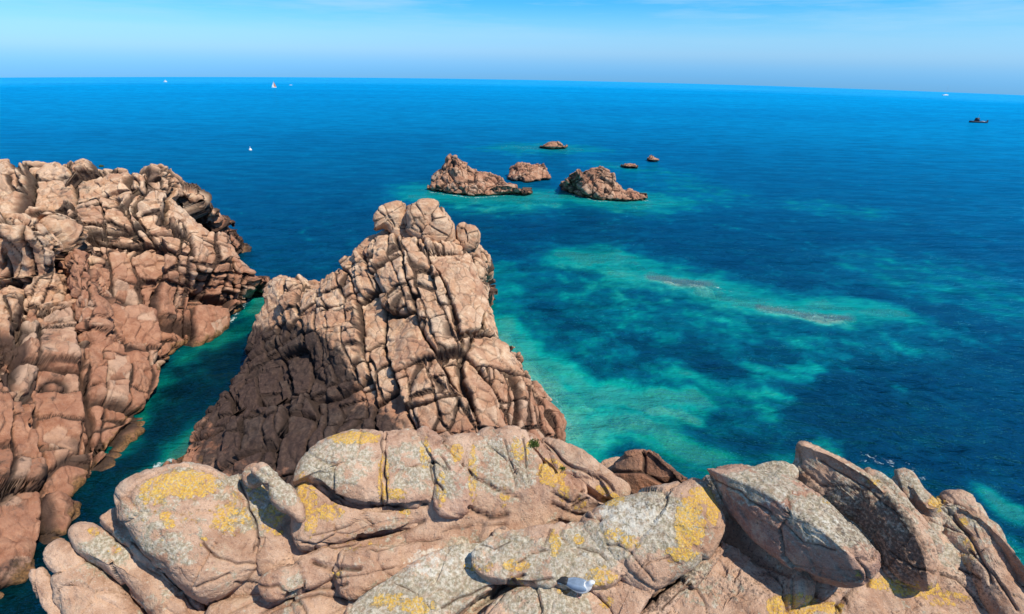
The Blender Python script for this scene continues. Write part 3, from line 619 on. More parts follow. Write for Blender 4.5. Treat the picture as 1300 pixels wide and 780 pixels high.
CRK = [
    ([(400, 612), (430, 636), (480, 646), (541, 641)], 3.2, .12), ([(455, 683), (500, 677), (536, 662)], 3.0, .10), ([(397, 712), (420, 722), (458, 723)], 3.0, .10), ([(596, 646), (622, 659), (645, 653)], 3.2, .11),
    ([(380, 690), (420, 694), (450, 690)], 1.6, .04), ([(560, 675), (600, 668), (640, 668)], 1.8, .05), ([(470, 700), (520, 690), (560, 684)], 1.6, .05), ([(300, 740), (350, 745), (380, 765), (390, 780)], 2.0, .06), ([(330, 780), (380, 752), (440, 742)], 2.0, .06),
    ([(700, 640), (735, 655), (760, 660)], 2.0, .06), ([(560, 770), (620, 745), (650, 742), (700, 735)], 2.0, .05), ([(700, 672), (690, 700), (660, 712)], 1.5, .04), ([(770, 690), (800, 700), (830, 740)], 1.6, .04), ([(1130, 700), (1160, 720), (1215, 735), (1250, 770)], 1.8, .05),  # traced fissures: photo polyline, half width in photo pixels, depth (m)
    ([(258, 690), (275, 705), (300, 716), (326, 716)], 1.6, .05), ([(250, 745), (275, 735), (292, 728)], 1.6, .05), ([(325, 700), (329, 690), (318, 640), (305, 612)], 2.0, .05),
    ([(487, 545), (486, 600), (487, 640)], 2.2, .05), ([(548, 590), (553, 615), (560, 621)], 2.0, .06), ([(395, 680), (430, 672), (455, 660)], 1.2, .03),
    ([(595, 600), (615, 615), (640, 625), (660, 635)], 2.4, .08), ([(725, 645), (745, 632)], 2.0, .08), ([(700, 625), (725, 640), (740, 625)], 1.8, .06), ([(545, 585), (570, 595), (560, 580)], 1.6, .05),
    ([(640, 560), (650, 590), (655, 620)], 1.4, .03), ([(665, 560), (668, 600), (680, 630)], 1.4, .03), ([(690, 560), (720, 590), (760, 605), (780, 622)], 2.0, .06),
    ([(380, 762), (405, 755), (440, 760)], 2.0, .06), ([(735, 695), (760, 700), (768, 712)], 1.8, .05), ([(500, 738), (540, 760), (545, 770)], 1.2, .03), ([(820, 720), (828, 712), (850, 708)], 1.4, .04),
    ([(600, 775), (640, 745), (665, 730)], 2.4, .08), ([(840, 775), (860, 752), (885, 745), (900, 780)], 1.5, .04), ([(1200, 640), (1215, 662), (1235, 690), (1260, 740)], 2.2, .05),
    ([(1190, 625), (1200, 650), (1232, 680)], 1.6, .05), ([(1220, 722), (1245, 738)], 2.0, .06), ([(1180, 660), (1230, 680)], 1.3, .03), ([(905, 610), (940, 625), (990, 660), (1020, 690), (1060, 700)], 1.6, .03),
    ([(1090, 710), (1100, 725), (1102, 745)], 2.0, .05), ([(1230, 700), (1265, 735), (1290, 775)], 1.6, .05), ([(170, 690), (215, 735), (250, 775)], 1.4, .04), ([(1040, 585), (1100, 620), (1150, 660), (1175, 700)], 1.4, .03),
    ([(610, 690), (630, 696), (645, 688)], 1.5, .03), ([(425, 735), (470, 730), (500, 720)], 1.4, .03), ([(400, 612), (420, 625), (455, 640)], 1.8, .04)]
def weather(V, N, Fq, amp=1.0, seed=0, red=0.15, gry=0.2, dark=0., ylw=0.2, rough=1.0):
    """granite weathering: lumps, scallops, traced fissures, and the crusts that grow on it"""
    P = V; d = fbm(P * 1.1, 4, seed) * .055 * amp + fbm(P * 4.5, 4, seed + 3, .6) * .020 * rough + fbm(P * 17, 3, seed + 6, .65) * .010 * rough
    _, bis, rel, rv = cells(P, (.9, .9, .7), (20, 30, 10), .9, seed + 400, .5)
    d += amp * .13 * (rel * (rv[:, 1:4] - .5)).sum(1) - amp * .03 * np.clip(1 - bis / .035, 0, 1) * (rv[:, 4] > .5)
    _, b2, rel2, rv2 = cells(P, (.28, .34, .2), (35, 10, 40), .95, seed + 500, .6)
    d += np.clip((rel2 * (rv2[:, 1:4] - .5)).sum(1) * .22, -.012, .012) * rough * (rv2[:, 0] > .3)
    x, y = proj(P); cav = np.zeros(len(P)); jx = x + 2.5 * noise(P * 6, 7); jy = y + 2.5 * noise(P * 6, 8)
    front = sstep(0, .15, ((CAM - P) * N).sum(1))
    for pts, w, dp in CRK:
        xs = [q[0] for q in pts]; ys = [q[1] for q in pts]
        k = np.where((x > min(xs) - 12) & (x < max(xs) + 12) & (y > min(ys) - 12) & (y < max(ys) + 12))[0]
        if len(k) == 0: continue
        q = polydist(jx[k], jy[k], pts); g = np.clip(1 - q / (w * 1.5), 0, 1) * front[k]; d[k] -= dp * g ** .8; cav[k] = np.maximum(cav[k], g)
    V2 = V + N * d[:, None]; N2 = normals(V2, Fq); up = np.clip(N2[:, 2], 0, 1)
    A = {'cav': cav, 'ylw': np.maximum(blob(V2, YLW) * 1.2, .0) * (.5 + .5 * up) + ylw, 'gry': blob(V2, GRY) * (.55 + .45 * up) + gry, 'wht': blob(V2, WHT), 'dark': blob(V2, DRK) + dark,
         'red': np.clip(red + .5 * fbm(V2 * .9, 3, seed + 70) - .35 * up, 0, 1)}
    A['ylw'] *= 1 - .7 * cav
    return V2, N2, A
def stone(root, pts, Y, tilt=.35, yaw=0., front=.55, back=.8, pw=2.6, name='granite_lobe', seed=0, du=.022, ridge=None, mat=None, frac=None, **kw):
    """rounded boulder: its outline measured in the photo, set on a plane at its own distance, bulging forward and running back"""
    pts = np.array(pts, float); n = len(pts); c2 = pts.mean(0)
    # area centroid
    x, y = pts[:, 0], pts[:, 1]; x1, y1 = np.roll(x, -1), np.roll(y, -1); cr_ = x * y1 - x1 * y; a_ = cr_.sum() / 2
    c2 = np.array([((x + x1) * cr_).sum(), ((y + y1) * cr_).sum()]) / (6 * a_)
    C0 = atY(c2[0], c2[1], Y); vd = (CAM - C0); vd /= np.linalg.norm(vd)
    nn = vd * (1 - tilt) + np.array([0, 0, 1.0]) * tilt; nn /= np.linalg.norm(nn)
    if yaw: nn = rotm(0, 0, yaw) @ nn
    D = ray(pts[:, 0], pts[:, 1]); tt = ((C0 - CAM) @ nn) / (D @ nn); O = CAM + D * tt[:, None]
    # smooth closed outline
    ext = np.concatenate([O[-2:], O, O[:3]]); L = np.linalg.norm(np.diff(np.concatenate([O, O[:1]]), axis=0), axis=1).sum()
    na = int(np.clip(L / du, 60, 420)); tpar = np.linspace(2, n + 2, na, endpoint=False); ring = cr(ext, tpar)
    r = np.linalg.norm(ring - C0, axis=1); rmin = np.percentile(r, 12); rm = np.median(r)
    nr = int(np.clip(rm * 1.2 / du, 14, 110))
    ang = np.linspace(0, pi / 2, nr + 1)[1:]; s = np.sin(ang) ** (2 / pw); s[-1] = 1; hf = np.cos(ang) ** (2 / pw); hf[-1] = 0
    nb_ = max(8, nr // 2); ang2 = np.linspace(pi / 2, 0.05, nb_ + 1)[1:]; sb_ = np.sin(ang2) ** (2 / 3.2); hb = np.cos(ang2) ** (2 / 3.2)
    Vl = [C0 + nn * front * rmin]; 
    for k in range(nr): Vl.append(C0 + (ring - C0) * s[k] + nn * front * rmin * hf[k])
    for k in range(nb_): Vl.append(C0 + (ring - C0) * (sb_[k]) - nn * back * rmin * hb[k])
    V = np.concatenate([np.atleast_2d(v) for v in Vl])
    if ridge:   # two planes meeting along a traced arris
        k = 1 + nr * na; S_ = np.concatenate([[0.], np.repeat(s, na)]); RR = np.concatenate([[rmin], np.tile(np.linalg.norm(ring - C0, axis=1), nr)])
        x_, y_ = proj(C0 + (V[:k] - C0) - np.outer((V[:k] - C0) @ nn, nn)); px_m = F0 / np.linalg.norm(C0 - CAM)
        dr = polydist(x_, y_, ridge); X_, Y_ = proj(ring); do = np.min(np.hypot(x_[:, None] - X_[None, ::3], y_[:, None] - Y_[None, ::3]), 1)
        hh = (do + .5) / (do + dr + .5); hh = np.where(S_ > .999, 0, hh) ** .75
        base = V[:k] - np.outer((V[:k] - C0) @ nn, nn); h0 = ((V[:k] - C0) @ nn)
        V[:k] = base + np.outer(.22 * h0 + .78 * front * rmin * hh, nn)
    i0 = 1 + np.arange((nr + nb_) * na).reshape(nr + nb_, na); j = np.roll(np.arange(na), -1)
    Q = np.stack([i0[:-1], i0[1:], i0[1:][:, j], i0[:-1][:, j]], -1).reshape(-1, 4)
    cap = np.stack([np.zeros(na, int), i0[0], i0[0][j], i0[0][j]], 1); Qa = np.concatenate([Q, cap])
    N = normals(V, Qa)
    if ((V[i0[0, 0]] - C0) @ N[i0[0, 0]]) < 0: Qa = Qa[:, ::-1]; N = -N
    if frac:
        V2 = V + N * (fbm(V * .8, 4, seed)[:, None] * .16 + fbm(V * 3.2, 4, seed + 5, .6)[:, None] * .06)
        _, bis, rel, rv = cells(V, (.9, 1.3, .8), (25, -24, 12), .9, seed + 50, .35); g = np.clip(1 - bis / .05, 0, 1)
        V2 = V2 + N * (np.clip((rel * (rv[:, 1:4] - .5)).sum(1) * .4, -.12, .12) - .07 * g)[:, None]
        N2 = normals(V2, Qa); A = {'cav': g * .8, 'cellv': rv[:, 4] * .5 + .25 + .2 * noise(V * .3, seed), 'dark': np.full(len(V), frac.get('dark', 0.)), 'red': np.full(len(V), frac.get('red', 0.)), 'algae': np.zeros(len(V))}
    else: V2, N2, A = weather(V, N, Qa, seed=seed, **kw)
    faces = [tuple(f) if f[0] != f[1] and f[2] != f[3] else tuple(dict.fromkeys(f)) for f in Qa.tolist()]
    o = mesh_np(name, V2, faces, mat or M_GRAN, A, root)
    return o
def outcrop(root, rows, du=.028, name='bedrock', seed=0, drop=(0, .12, -.5), lift=None, **kw):
    V, Fq = loft(rows, du); V = V + np.array(drop)
    if lift is not None: V[:, 2] += lift[1] * sstep(*lift[0], V[:, 0])
    N = normals(V, Fq)
    V, N, A = weather(V, N, Fq, seed=seed, **kw)
    return mesh_np(name, V, Fq, M_GRAN, A, root)
def downrows(row, steps=((.5, 1.2), (1.2, 5.0), (1.8, 13.0))):
    out = []
    for dy, dz in steps: b = row + np.array([0, dy, 0]); b[:, 2] -= dz; out.append(b)
    return out

# left outcrop
lroot = empty('lichened_outcrop', tuple(atZ(420, 700, 11.5)), 'long rounded pink granite outcrop with yellow lichen, lower left foreground', 'rock')
top = rowpts([(80, 715, 10.7), (135, 682, 11.0), (185, 650, 11.6), (290, 650, 11.9), (380, 612, 12.3), (470, 590, 12.4), (560, 585, 12.4), (650, 580, 12.4), (720, 600, 12.35), (780, 628, 12.2)], 'Z')
rows = [rowpts([(90, 900), (180, 900), (260, 900), (340, 900), (420, 900), (500, 890), (580, 880), (650, 870), (720, 860), (790, 850)], 'Z', 11.1),
        rowpts([(80, 810), (150, 808), (225, 805), (300, 805), (380, 795), (460, 780), (540, 770), (620, 760), (700, 740), (790, 720)], 'Z', 11.3),
        rowpts([(75, 770, 10.8), (140, 750, 10.9), (205, 745, 11.0), (280, 755, 11.2), (380, 720, 11.6), (460, 710, 11.6), (540, 700, 11.6), (620, 690, 11.6), (700, 680, 11.6), (795, 670, 11.6)], 'Z'),
        rowpts([(70, 745, 10.9), (135, 712, 11.1), (195, 697, 11.4), (285, 700, 11.7), (380, 665, 11.9), (460, 650, 11.9), (550, 655, 11.9), (640, 655, 11.9), (715, 650, 11.9), (795, 648, 11.9)], 'Z'), top] + downrows(top)
outcrop(lroot, rows, seed=31, amp=1.2, lift=((-2.6, -1.2), .13))
LO = [
    ([(38, 730), (44, 722), (58, 726), (72, 745), (92, 775), (110, 800), (105, 840), (70, 830), (58, 790), (46, 755)], 5.2, .3, .6, .9, 2.3),
    ([(52, 706), (62, 690), (78, 684), (94, 692), (125, 722), (165, 758), (196, 792), (215, 830), (150, 850), (95, 815), (75, 770), (62, 735)], 5.35, .3, .6, .8, 2.4),
    ([(88, 676), (96, 665), (112, 663), (130, 668), (160, 688), (205, 722), (245, 757), (285, 800), (285, 840), (240, 835), (200, 790), (160, 745), (125, 715), (100, 700)], 5.55, .35, .7, .8, 2.4),
    ([(128, 662), (134, 652), (146, 646), (160, 660), (200, 712), (245, 752), (262, 772), (245, 775), (205, 738), (160, 695)], 5.8, .3, .6, .6, 2.2),
    ([(148, 632), (151, 619), (163, 610), (200, 598), (245, 592), (268, 597), (292, 612), (312, 636), (328, 664), (334, 700), (328, 726), (303, 746), (275, 760), (252, 757), (226, 742), (200, 717), (175, 690), (156, 662)], 6.0, .32, .62, .9, 2.6),
    ([(286, 612), (300, 608), (318, 604), (345, 612), (372, 645), (386, 680), (384, 706), (362, 722), (335, 732), (322, 700), (318, 660), (302, 632)], 6.25, .3, .55, .9, 2.8),
    ([(308, 604), (314, 594), (325, 590), (336, 596), (334, 612), (322, 618), (312, 614)], 6.45, .4, .8, .9, 2.4),
    ([(321, 596), (330, 588), (341, 592), (362, 612), (380, 632), (386, 652), (380, 660), (366, 650), (350, 640), (336, 616)], 6.12, .3, .75, .9, 2.3),
    ([(372, 615), (378, 592), (396, 570), (425, 555), (455, 546), (478, 546), (490, 560), (490, 600), (489, 636), (465, 645), (432, 636), (405, 620), (388, 612)], 6.75, .34, .6, 1.2, 2.6),
    ([(484, 556), (496, 547), (520, 546), (540, 556), (552, 585), (558, 612), (550, 634), (530, 646), (505, 645), (484, 638)], 6.85, .34, .6, 1.2, 2.6),
    ([(372, 640), (380, 615), (400, 612), (430, 630), (468, 645), (530, 650), (545, 662), (520, 675), (470, 682), (430, 692), (395, 700), (372, 690)], 6.25, .25, .8, .9, 2.8),
    ([(330, 735), (370, 715), (420, 692), (480, 682), (540, 668), (560, 690), (530, 715), (480, 730), (440, 728), (410, 742), (370, 758), (335, 760)], 5.8, .3, .6, .9, 2.8),
    ([(528, 552), (540, 544), (556, 556), (575, 578), (592, 598), (602, 630), (598, 648), (580, 656), (556, 650), (552, 618), (548, 585)], 6.75, .34, .55, 1.2, 2.6),
    ([(562, 570), (572, 556), (600, 550), (622, 560), (650, 590), (665, 620), (668, 640), (645, 655), (622, 656), (602, 642), (592, 606), (572, 585)], 6.95, .34, .55, 1.2, 2.6),
    ([(608, 556), (625, 547), (652, 544), (668, 553), (685, 580), (706, 610), (706, 645), (690, 664), (664, 662), (652, 632), (648, 600), (628, 572)], 6.98, .34, .55, 1.2, 2.6),
    ([(664, 560), (672, 550), (684, 556), (712, 585), (742, 612), (742, 636), (720, 650), (704, 646), (700, 610), (684, 582)], 7.0, .36, .55, 1.2, 2.5),
    ([(688, 562), (705, 558), (740, 576), (775, 600), (797, 616), (798, 632), (780, 636), (755, 628), (730, 608), (705, 585)], 7.05, .38, .6, 1.2, 2.5),
    ([(262, 778), (300, 758), (350, 752), (400, 744), (442, 752), (462, 778), (450, 830), (360, 860), (270, 850)], 5.2, .35, .5, .9, 2.8),
    ([(440, 700), (500, 694), (545, 690), (560, 700), (520, 725), (480, 745), (445, 760), (425, 740), (428, 715)], 5.7, .35, .6, .9, 2.8),
    ([(545, 640), (575, 650), (640, 655), (690, 652), (700, 662), (660, 672), (600, 672), (550, 660)], 6.5, .3, .9, .8, 2.6),
    ([(730, 622), (760, 630), (785, 638), (782, 650), (755, 660), (715, 668), (690, 664), (705, 645)], 6.7, .4, .5, .8, 2.6),
    ([(590, 660), (625, 660), (690, 662), (700, 676), (660, 686), (620, 690), (570, 690), (545, 676), (560, 662)], 6.3, .4, .35, .8, 2.8),
    ([(625, 672), (640, 668), (650, 676), (646, 690), (632, 692), (623, 684)], 6.05, .4, .8, .8, 2.2),
]
for k, (pts, Yd, tl, fr_, bk, pw_) in enumerate(LO): stone(lroot, pts, Yd, tl, 0, fr_ * (.85 if k > 8 else 1), bk, pw_ + (.7 if k > 8 else .3), seed=200 + 13 * k, red=.15 + .2 * (k % 3 == 0))

# slab with the gull
groot = empty('sloping_granite_slab', tuple(atZ(700, 740, 11.4)), 'broad sloping granite slab in the foreground, crusted white and orange, a gull on it', 'rock')
rows = [rowpts([(400, 900), (520, 900), (620, 900), (720, 900), (800, 900), (870, 880), (1000, 880)], 'Z', 10.7),
        rowpts([(410, 815), (500, 810), (600, 810), (700, 810), (780, 800), (840, 800), (1000, 810)], 'Z', 11.1),
        rowpts([(450, 765), (520, 745), (600, 740), (690, 735), (770, 730), (850, 730), (1000, 770)], 'Z', 11.35),
        rowpts([(520, 712), (560, 700), (620, 694), (700, 685), (780, 678), (870, 680), (940, 700)], 'Z', 11.55)]
b = rows[-1] + np.array([0, .5, -.9]); rows.append(b)
outcrop(groot, rows, seed=47, gry=.3, dark=.05, amp=.8, drop=(0, .05, -.2))
SL = [
    ([(432, 800), (455, 762), (500, 728), (548, 700), (585, 690), (620, 692), (660, 700), (640, 735), (600, 765), (560, 800), (520, 850), (440, 850)], 5.0, .5, .2, .9, 3.8, .3),
    ([(600, 700), (640, 676), (700, 668), (750, 664), (790, 680), (800, 715), (775, 740), (720, 742), (660, 738), (612, 728)], 5.47, .5, .14, .9, 4.0, .25),
    ([(735, 672), (760, 648), (800, 630), (850, 618), (890, 614), (905, 632), (920, 658), (916, 686), (890, 715), (860, 735), (825, 756), (795, 745), (770, 720), (745, 700)], 5.75, .42, .5, .9, 2.8, .25),
    ([(590, 810), (620, 772), (650, 750), (690, 744), (735, 748), (765, 766), (782, 795), (780, 850), (600, 850)], 4.75, .5, .45, .9, 2.7, .3),
    ([(745, 745), (790, 738), (830, 745), (815, 775), (795, 815), (780, 830), (780, 790), (765, 762)], 4.95, .5, .3, .8, 2.6, .2),
]
for k, (pts, Yd, tl, fr_, bk, pw_, g_) in enumerate(SL): stone(groot, pts, Yd, tl, 0, fr_, bk, pw_, seed=500 + 13 * k, gry=g_)
stone(groot, [(838, 790), (866, 748), (895, 712), (918, 694), (935, 694), (955, 708), (978, 728), (992, 750), (990, 790), (980, 830), (920, 850), (860, 850), (822, 830)], 4.85, .62, 0, .08, .9, 3.6, seed=577, gry=.12, dark=.08, rough=1.6)
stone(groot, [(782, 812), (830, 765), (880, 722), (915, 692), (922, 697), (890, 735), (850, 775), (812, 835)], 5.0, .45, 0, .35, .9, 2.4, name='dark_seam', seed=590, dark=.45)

# right outcrop
rroot = empty('right_granite_outcrop', tuple(atZ(1200, 740, 11.4)), 'domed granite outcrop filling the lower right corner, cracked and patched with lichen', 'rock')
top = rowpts([(940, 640, 9.0), (1010, 625, 9.3), (1100, 620, 11.3), (1150, 606, 12.1), (1180, 640, 12.1), (1215, 636, 12.1), (1262, 668, 12.0), (1320, 740, 11.8)], 'Z')
rows = [rowpts([(960, 900), (1020, 900), (1080, 900), (1140, 900), (1200, 900), (1260, 900), (1320, 900), (1400, 900)], 'Z', 10.8),
        rowpts([(960, 800), (1010, 800), (1070, 800), (1130, 800), (1190, 800), (1250, 800), (1310, 810), (1380, 830)], 'Z', 11.15),
        rowpts([(950, 745, 9.6), (1010, 750, 10.2), (1075, 755, 11.3), (1130, 745, 11.4), (1190, 730, 11.5), (1240, 730, 11.5), (1290, 750, 11.4), (1350, 790, 11.3)], 'Z'),
        rowpts([(950, 690, 9.0), (1010, 690, 9.3), (1090, 690, 11.2), (1150, 670, 11.7), (1190, 670, 11.8), (1230, 670, 11.8), (1280, 710, 11.7), (1335, 765, 11.6)], 'Z'), top] + downrows(top)
outcrop(rroot, rows, seed=61, gry=.15, dark=.12, drop=(0, .05, -.1))
RO = [
    ([(1178, 660), (1184, 640), (1200, 626), (1222, 625), (1246, 640), (1264, 668), (1282, 700), (1296, 730), (1304, 770), (1300, 800), (1270, 790), (1240, 750), (1215, 710), (1190, 685)], 5.9, .42, .8, 1.2, 2.4, .1),
    ([(1130, 612), (1142, 600), (1156, 602), (1170, 622), (1190, 640), (1196, 670), (1185, 690), (1160, 670), (1140, 640)], 6.5, .4, .5, .9, 2.6, .1),
    ([(1180, 690), (1200, 672), (1225, 700), (1250, 740), (1270, 790), (1240, 830), (1190, 800), (1160, 770), (1178, 745)], 5.6, .42, .3, .9, 3.0, .15),
    ([(1075, 760), (1110, 742), (1150, 752), (1185, 765), (1220, 800), (1200, 850), (1110, 850), (1070, 800)], 5.1, .5, .3, .9, 3.0, .15),
]
for k, (pts, Yd, tl, fr_, bk, pw_, g_) in enumerate(RO): stone(rroot, pts, Yd, tl, 0, fr_, bk, pw_, seed=700 + 13 * k, gry=g_, dark=.12)
stone(rroot, [(970, 790), (985, 752), (1010, 745), (1040, 760), (1060, 775), (1060, 830), (990, 840)], 4.9, .5, 0, .35, .8, 2.8, seed=760, dark=.1, ylw=.15)

# boulders that make up the head and the foot of the pinnacle
def z4(p): return [(420 + x / 2.168, 240 + y / 2.168) for x, y in p]
proot = bpy.data.objects['granite_pinnacle']
HEAD = [([(118, 110), (125, 60), (160, 38), (205, 36), (205, 70), (215, 125), (190, 145), (150, 105)], 33.0, .7, 2.8), ([(203, 62), (235, 34), (280, 32), (312, 60), (338, 95), (345, 148), (300, 162), (250, 152), (215, 125)], 32.6, .8, 2.6),
        ([(348, 102), (375, 92), (402, 105), (412, 132), (400, 162), (368, 168), (345, 142)], 32.8, .8, 2.3), ([(212, 140), (270, 152), (332, 156), (356, 186), (330, 216), (290, 214), (240, 192), (214, 165)], 32.3, .6, 2.6),
        ([(205, 178), (225, 165), (275, 190), (296, 210), (288, 226), (250, 234), (216, 216)], 32.0, .6, 2.5), ([(342, 165), (388, 163), (398, 185), (380, 205), (345, 216), (346, 190)], 32.6, .7, 2.4),
        ([(362, 225), (398, 193), (420, 208), (422, 244), (392, 260), (360, 247)], 32.2, .7, 2.8), ([(112, 190), (125, 150), (150, 130), (170, 145), (188, 200), (176, 212), (140, 202)], 31.9, .5, 2.6),
        ([(55, 195), (80, 155), (112, 128), (138, 135), (118, 168), (72, 208)], 32.6, .6, 3.0), ([(128, 205), (200, 216), (262, 236), (332, 238), (322, 278), (240, 280), (150, 258)], 31.4, .4, 3.0),
        ([(335, 242), (396, 262), (372, 292), (336, 296), (320, 275)], 31.4, .5, 2.8), ([(384, 280), (420, 264), (432, 300), (404, 314), (374, 306)], 31.6, .6, 2.7),
        ([(428, 505), (452, 492), (482, 492), (492, 535), (468, 574), (436, 562)], 25.6, .6, 2.5), ([(486, 502), (515, 508), (522, 544), (494, 552)], 25.8, .6, 2.5),
        ([(255, 545), (275, 528), (305, 535), (318, 570), (300, 585), (268, 578)], 24.9, .5, 2.6), ([(85, 505), (120, 460), (160, 418), (185, 440), (200, 490), (170, 540), (110, 560), (82, 545)], 26.0, .45, 2.6),
        ([(300, 455), (330, 470), (352, 540), (318, 575), (290, 520)], 25.6, .35, 3.0), ([(240, 380), (290, 365), (330, 400), (360, 455), (300, 460), (250, 420)], 28.0, .35, 3.0)]
for k, (pts, Yd, fr_, pw_) in enumerate(HEAD):
    stone(proot, z4(pts), Yd, .15, 0, fr_, 1.3, pw_, name='boulder', seed=900 + 7 * k, du=.07, mat=M_CRAG, frac={'red': .1 + .3 * (k > 11)})

stone(rroot, [(880, 650), (895, 612), (920, 606), (960, 640), (1010, 700), (1020, 760), (970, 780), (920, 730), (890, 690)], 5.95, -.45, -42, .3, .8, 3.0, name='crevice_wall', seed=771, dark=.35)  # added behind the gap, turned from the sun, crevice shade painted in as darkening

# loose slabs and boulders
def loose(pts, Y, label, tilt, front, back, pw, seed, yaw=0, cat='boulder', **kw):
    c = np.array(pts, float).mean(0); loc = atY(c[0], c[1], Y); root = None
    o = stone(None, pts, Y, tilt, yaw, front, back, pw, name='granite_boulder', seed=seed, **kw)
    c = np.array([v.co for v in o.data.vertices]).mean(0) if False else loc
    o.data.transform(mathutils.Matrix.Translation(mathutils.Vector(-loc))); o.location = loc
    o['label'] = label; o['category'] = cat; return o
loose([(903, 606), (912, 595), (935, 590), (975, 603), (1012, 612), (1050, 636), (1085, 665), (1113, 694), (1118, 708), (1110, 728), (1088, 742), (1050, 738), (1005, 718), (965, 690), (930, 655)], 5.5,
      'pale-topped leaning boulder over the dark crevice, pinkish on its shaded underside', .12, .95, 1.8, 2.7, 801, -12, red=.7, dark=.0,
      ridge=[(906, 604), (945, 620), (985, 638), (1012, 660), (1045, 680), (1082, 712)])
loose([(1006, 612), (1010, 580), (1016, 564), (1030, 563), (1062, 578), (1105, 602), (1140, 632), (1168, 662), (1186, 700), (1192, 735), (1180, 752), (1150, 745), (1125, 728), (1112, 692), (1070, 650), (1035, 630)], 6.3,
      'tall upright slab with a dark speckled face and pointed top, tilted right', .05, .7, .6, 3.0, 823, -10, dark=.1, gry=.1,
      ridge=[(1018, 568), (1060, 584), (1105, 610), (1138, 642), (1162, 676), (1176, 712), (1180, 742)])
loose([(1098, 600), (1112, 597), (1135, 615), (1160, 645), (1182, 668), (1196, 688), (1190, 700), (1178, 694), (1160, 670), (1130, 640)], 6.2,
      'narrow finger of granite pressed against the right side of the tall upright slab', .2, .6, .9, 2.4, 851, 0, gry=.2)
loose([(1030, 742), (1060, 730), (1088, 740), (1070, 758), (1050, 772), (1034, 764)], 5.3, 'small pale stone wedged in the dark gap beneath the leaning boulder', .4, .35, .8, 3.2, 861)
loose([(778, 606), (790, 588), (808, 576), (828, 574), (846, 588), (862, 597), (880, 606), (872, 622), (840, 632), (805, 640), (785, 628)], 7.6,
      'dark brown rock with a pink upper edge behind the slab, beside turquoise water', .2, .9, 1.0, 2.4, 871, -15, mat=M_CRAG, frac={'dark': .42, 'red': .6}, ridge=[(800, 582), (828, 578), (850, 598), (872, 618)])
loose([(760, 596), (770, 586), (785, 583), (798, 590), (790, 604), (770, 608)], 8.2, 'small pink rock peeping out between the lichened outcrop and the dark rock', .3, .6, 1.2, 2.4, 881, 0)
loose([(900, 602), (925, 592), (955, 590), (985, 586), (1008, 592), (1015, 606), (990, 614), (950, 612), (915, 612)], 7.0, 'low greenish-grey ledge of rock lying behind the leaning boulder', .4, .5, 1.0, 2.6, 891, 0, gry=.5)
# ------------------------------------------------------------------ gull
def rings(st, n=20, seed=None):
    """closed body lofted through stations (x, z, half width, half height)"""
    st = np.array(st, float); tt = np.linspace(0, len(st) - 1, len(st) * 4); S = cr(st, tt); S[:, 2:] = np.maximum(S[:, 2:], .0008)
    a = np.linspace(0, 2 * pi, n, endpoint=False); T = np.gradient(S[:, :2], axis=0); T /= np.linalg.norm(T, axis=1)[:, None] + 1e-9
    V = [(x - ty * h * sin(q), w * cos(q), z + tx * h * sin(q)) for (x, z, w, h), (tx, ty) in zip(S, T) for q in a]
    F = [(i * n + k, i * n + (k + 1) % n, (i + 1) * n + (k + 1) % n, (i + 1) * n + k) for i in range(len(S) - 1) for k in range(n)]
    V += [(S[0, 0], 0, S[0, 1]), (S[-1, 0], 0, S[-1, 1])]; m0 = len(V) - 2
    F += [(m0, (k + 1) % n, k) for k in range(n)] + [(m0 + 1, (len(S) - 1) * n + k, (len(S) - 1) * n + (k + 1) % n) for k in range(n)]
    return np.array(V), F
def child(name, V, F, mat, parent, smooth=True):
    return mesh_np(name, V, F, mat, None, parent, smooth, origin=np.zeros(3))
def place(px, py):
    dg = bpy.context.evaluated_depsgraph_get(); d = ray(px, py); d /= np.linalg.norm(d)
    hit, loc, nrm, *_ = SC.ray_cast(dg, mathutils.Vector(CAM), mathutils.Vector(d)); return np.array(loc), np.array(nrm)
bpy.context.view_layer.update()
g_loc, _ = place(733, 755); print('GULL', g_loc, _)
M_WHITE = simple('white_feathers', (.80, .80, .79)); M_GREY = simple('blue_grey_feathers', (.20, .27, .37)); M_BLACK = simple('black_feathers', (.02, .02, .022))
M_BILL = simple('yellow_bill', (.62, .42, .06)); M_LEG = simple('pink_legs', (.45, .25, .2))
gull = empty('gull', tuple(g_loc), 'gull with blue-grey back, white head and dark wingtips standing on the sloping slab', 'bird'); gull.rotation_euler = (0, 0, radians(-16)); gull.scale = (.9,) * 3
V, F = rings([(-.25, .175, .018, .010), (-.19, .185, .038, .028), (-.10, .185, .068, .062), (0, .175, .088, .085), (.08, .185, .082, .088), (.135, .225, .058, .064), (.155, .268, .044, .046), (.178, .305, .041, .041), (.205, .318, .034, .034), (.228, .314, .016, .017)])
child('body', V, F, M_WHITE, gull)
for sgn in (1, -1):     # folded wing: a thick curved shell over the flank, its grey coverts, dark primaries beyond the tail
    V, F = rings([(-.245, .195, .010, .012), (-.17, .205, .026, .030), (-.07, .205, .036, .052), (.03, .205, .038, .062), (.10, .215, .026, .045), (.125, .225, .008, .016)], 14)
    V[:, 1] += sgn * (.055 * np.clip((V[:, 0] + .27) / .2, .25, 1)); w = child('wing', V, F, M_GREY, gull)
    V, F = rings([(-.375, .190, .005, .004), (-.30, .205, .028, .016), (-.19, .218, .038, .032), (-.15, .214, .02, .02)], 10); V[:, 1] += sgn * (.012 + .1 * np.clip(V[:, 0] + .33, 0, .2)); child('wingtip', V, F, M_BLACK, w)
V, F = rings([(-.17, .212, .02, .012), (-.06, .238, .055, .022), (.04, .246, .058, .022), (.10, .250, .03, .014)], 14); child('mantle', V, F, M_GREY, gull)
V, F = rings([(-.33, .165, .034, .004), (-.27, .170, .036, .007), (-.19, .178, .028, .012)], 12); child('tail', V, F, M_WHITE, gull)
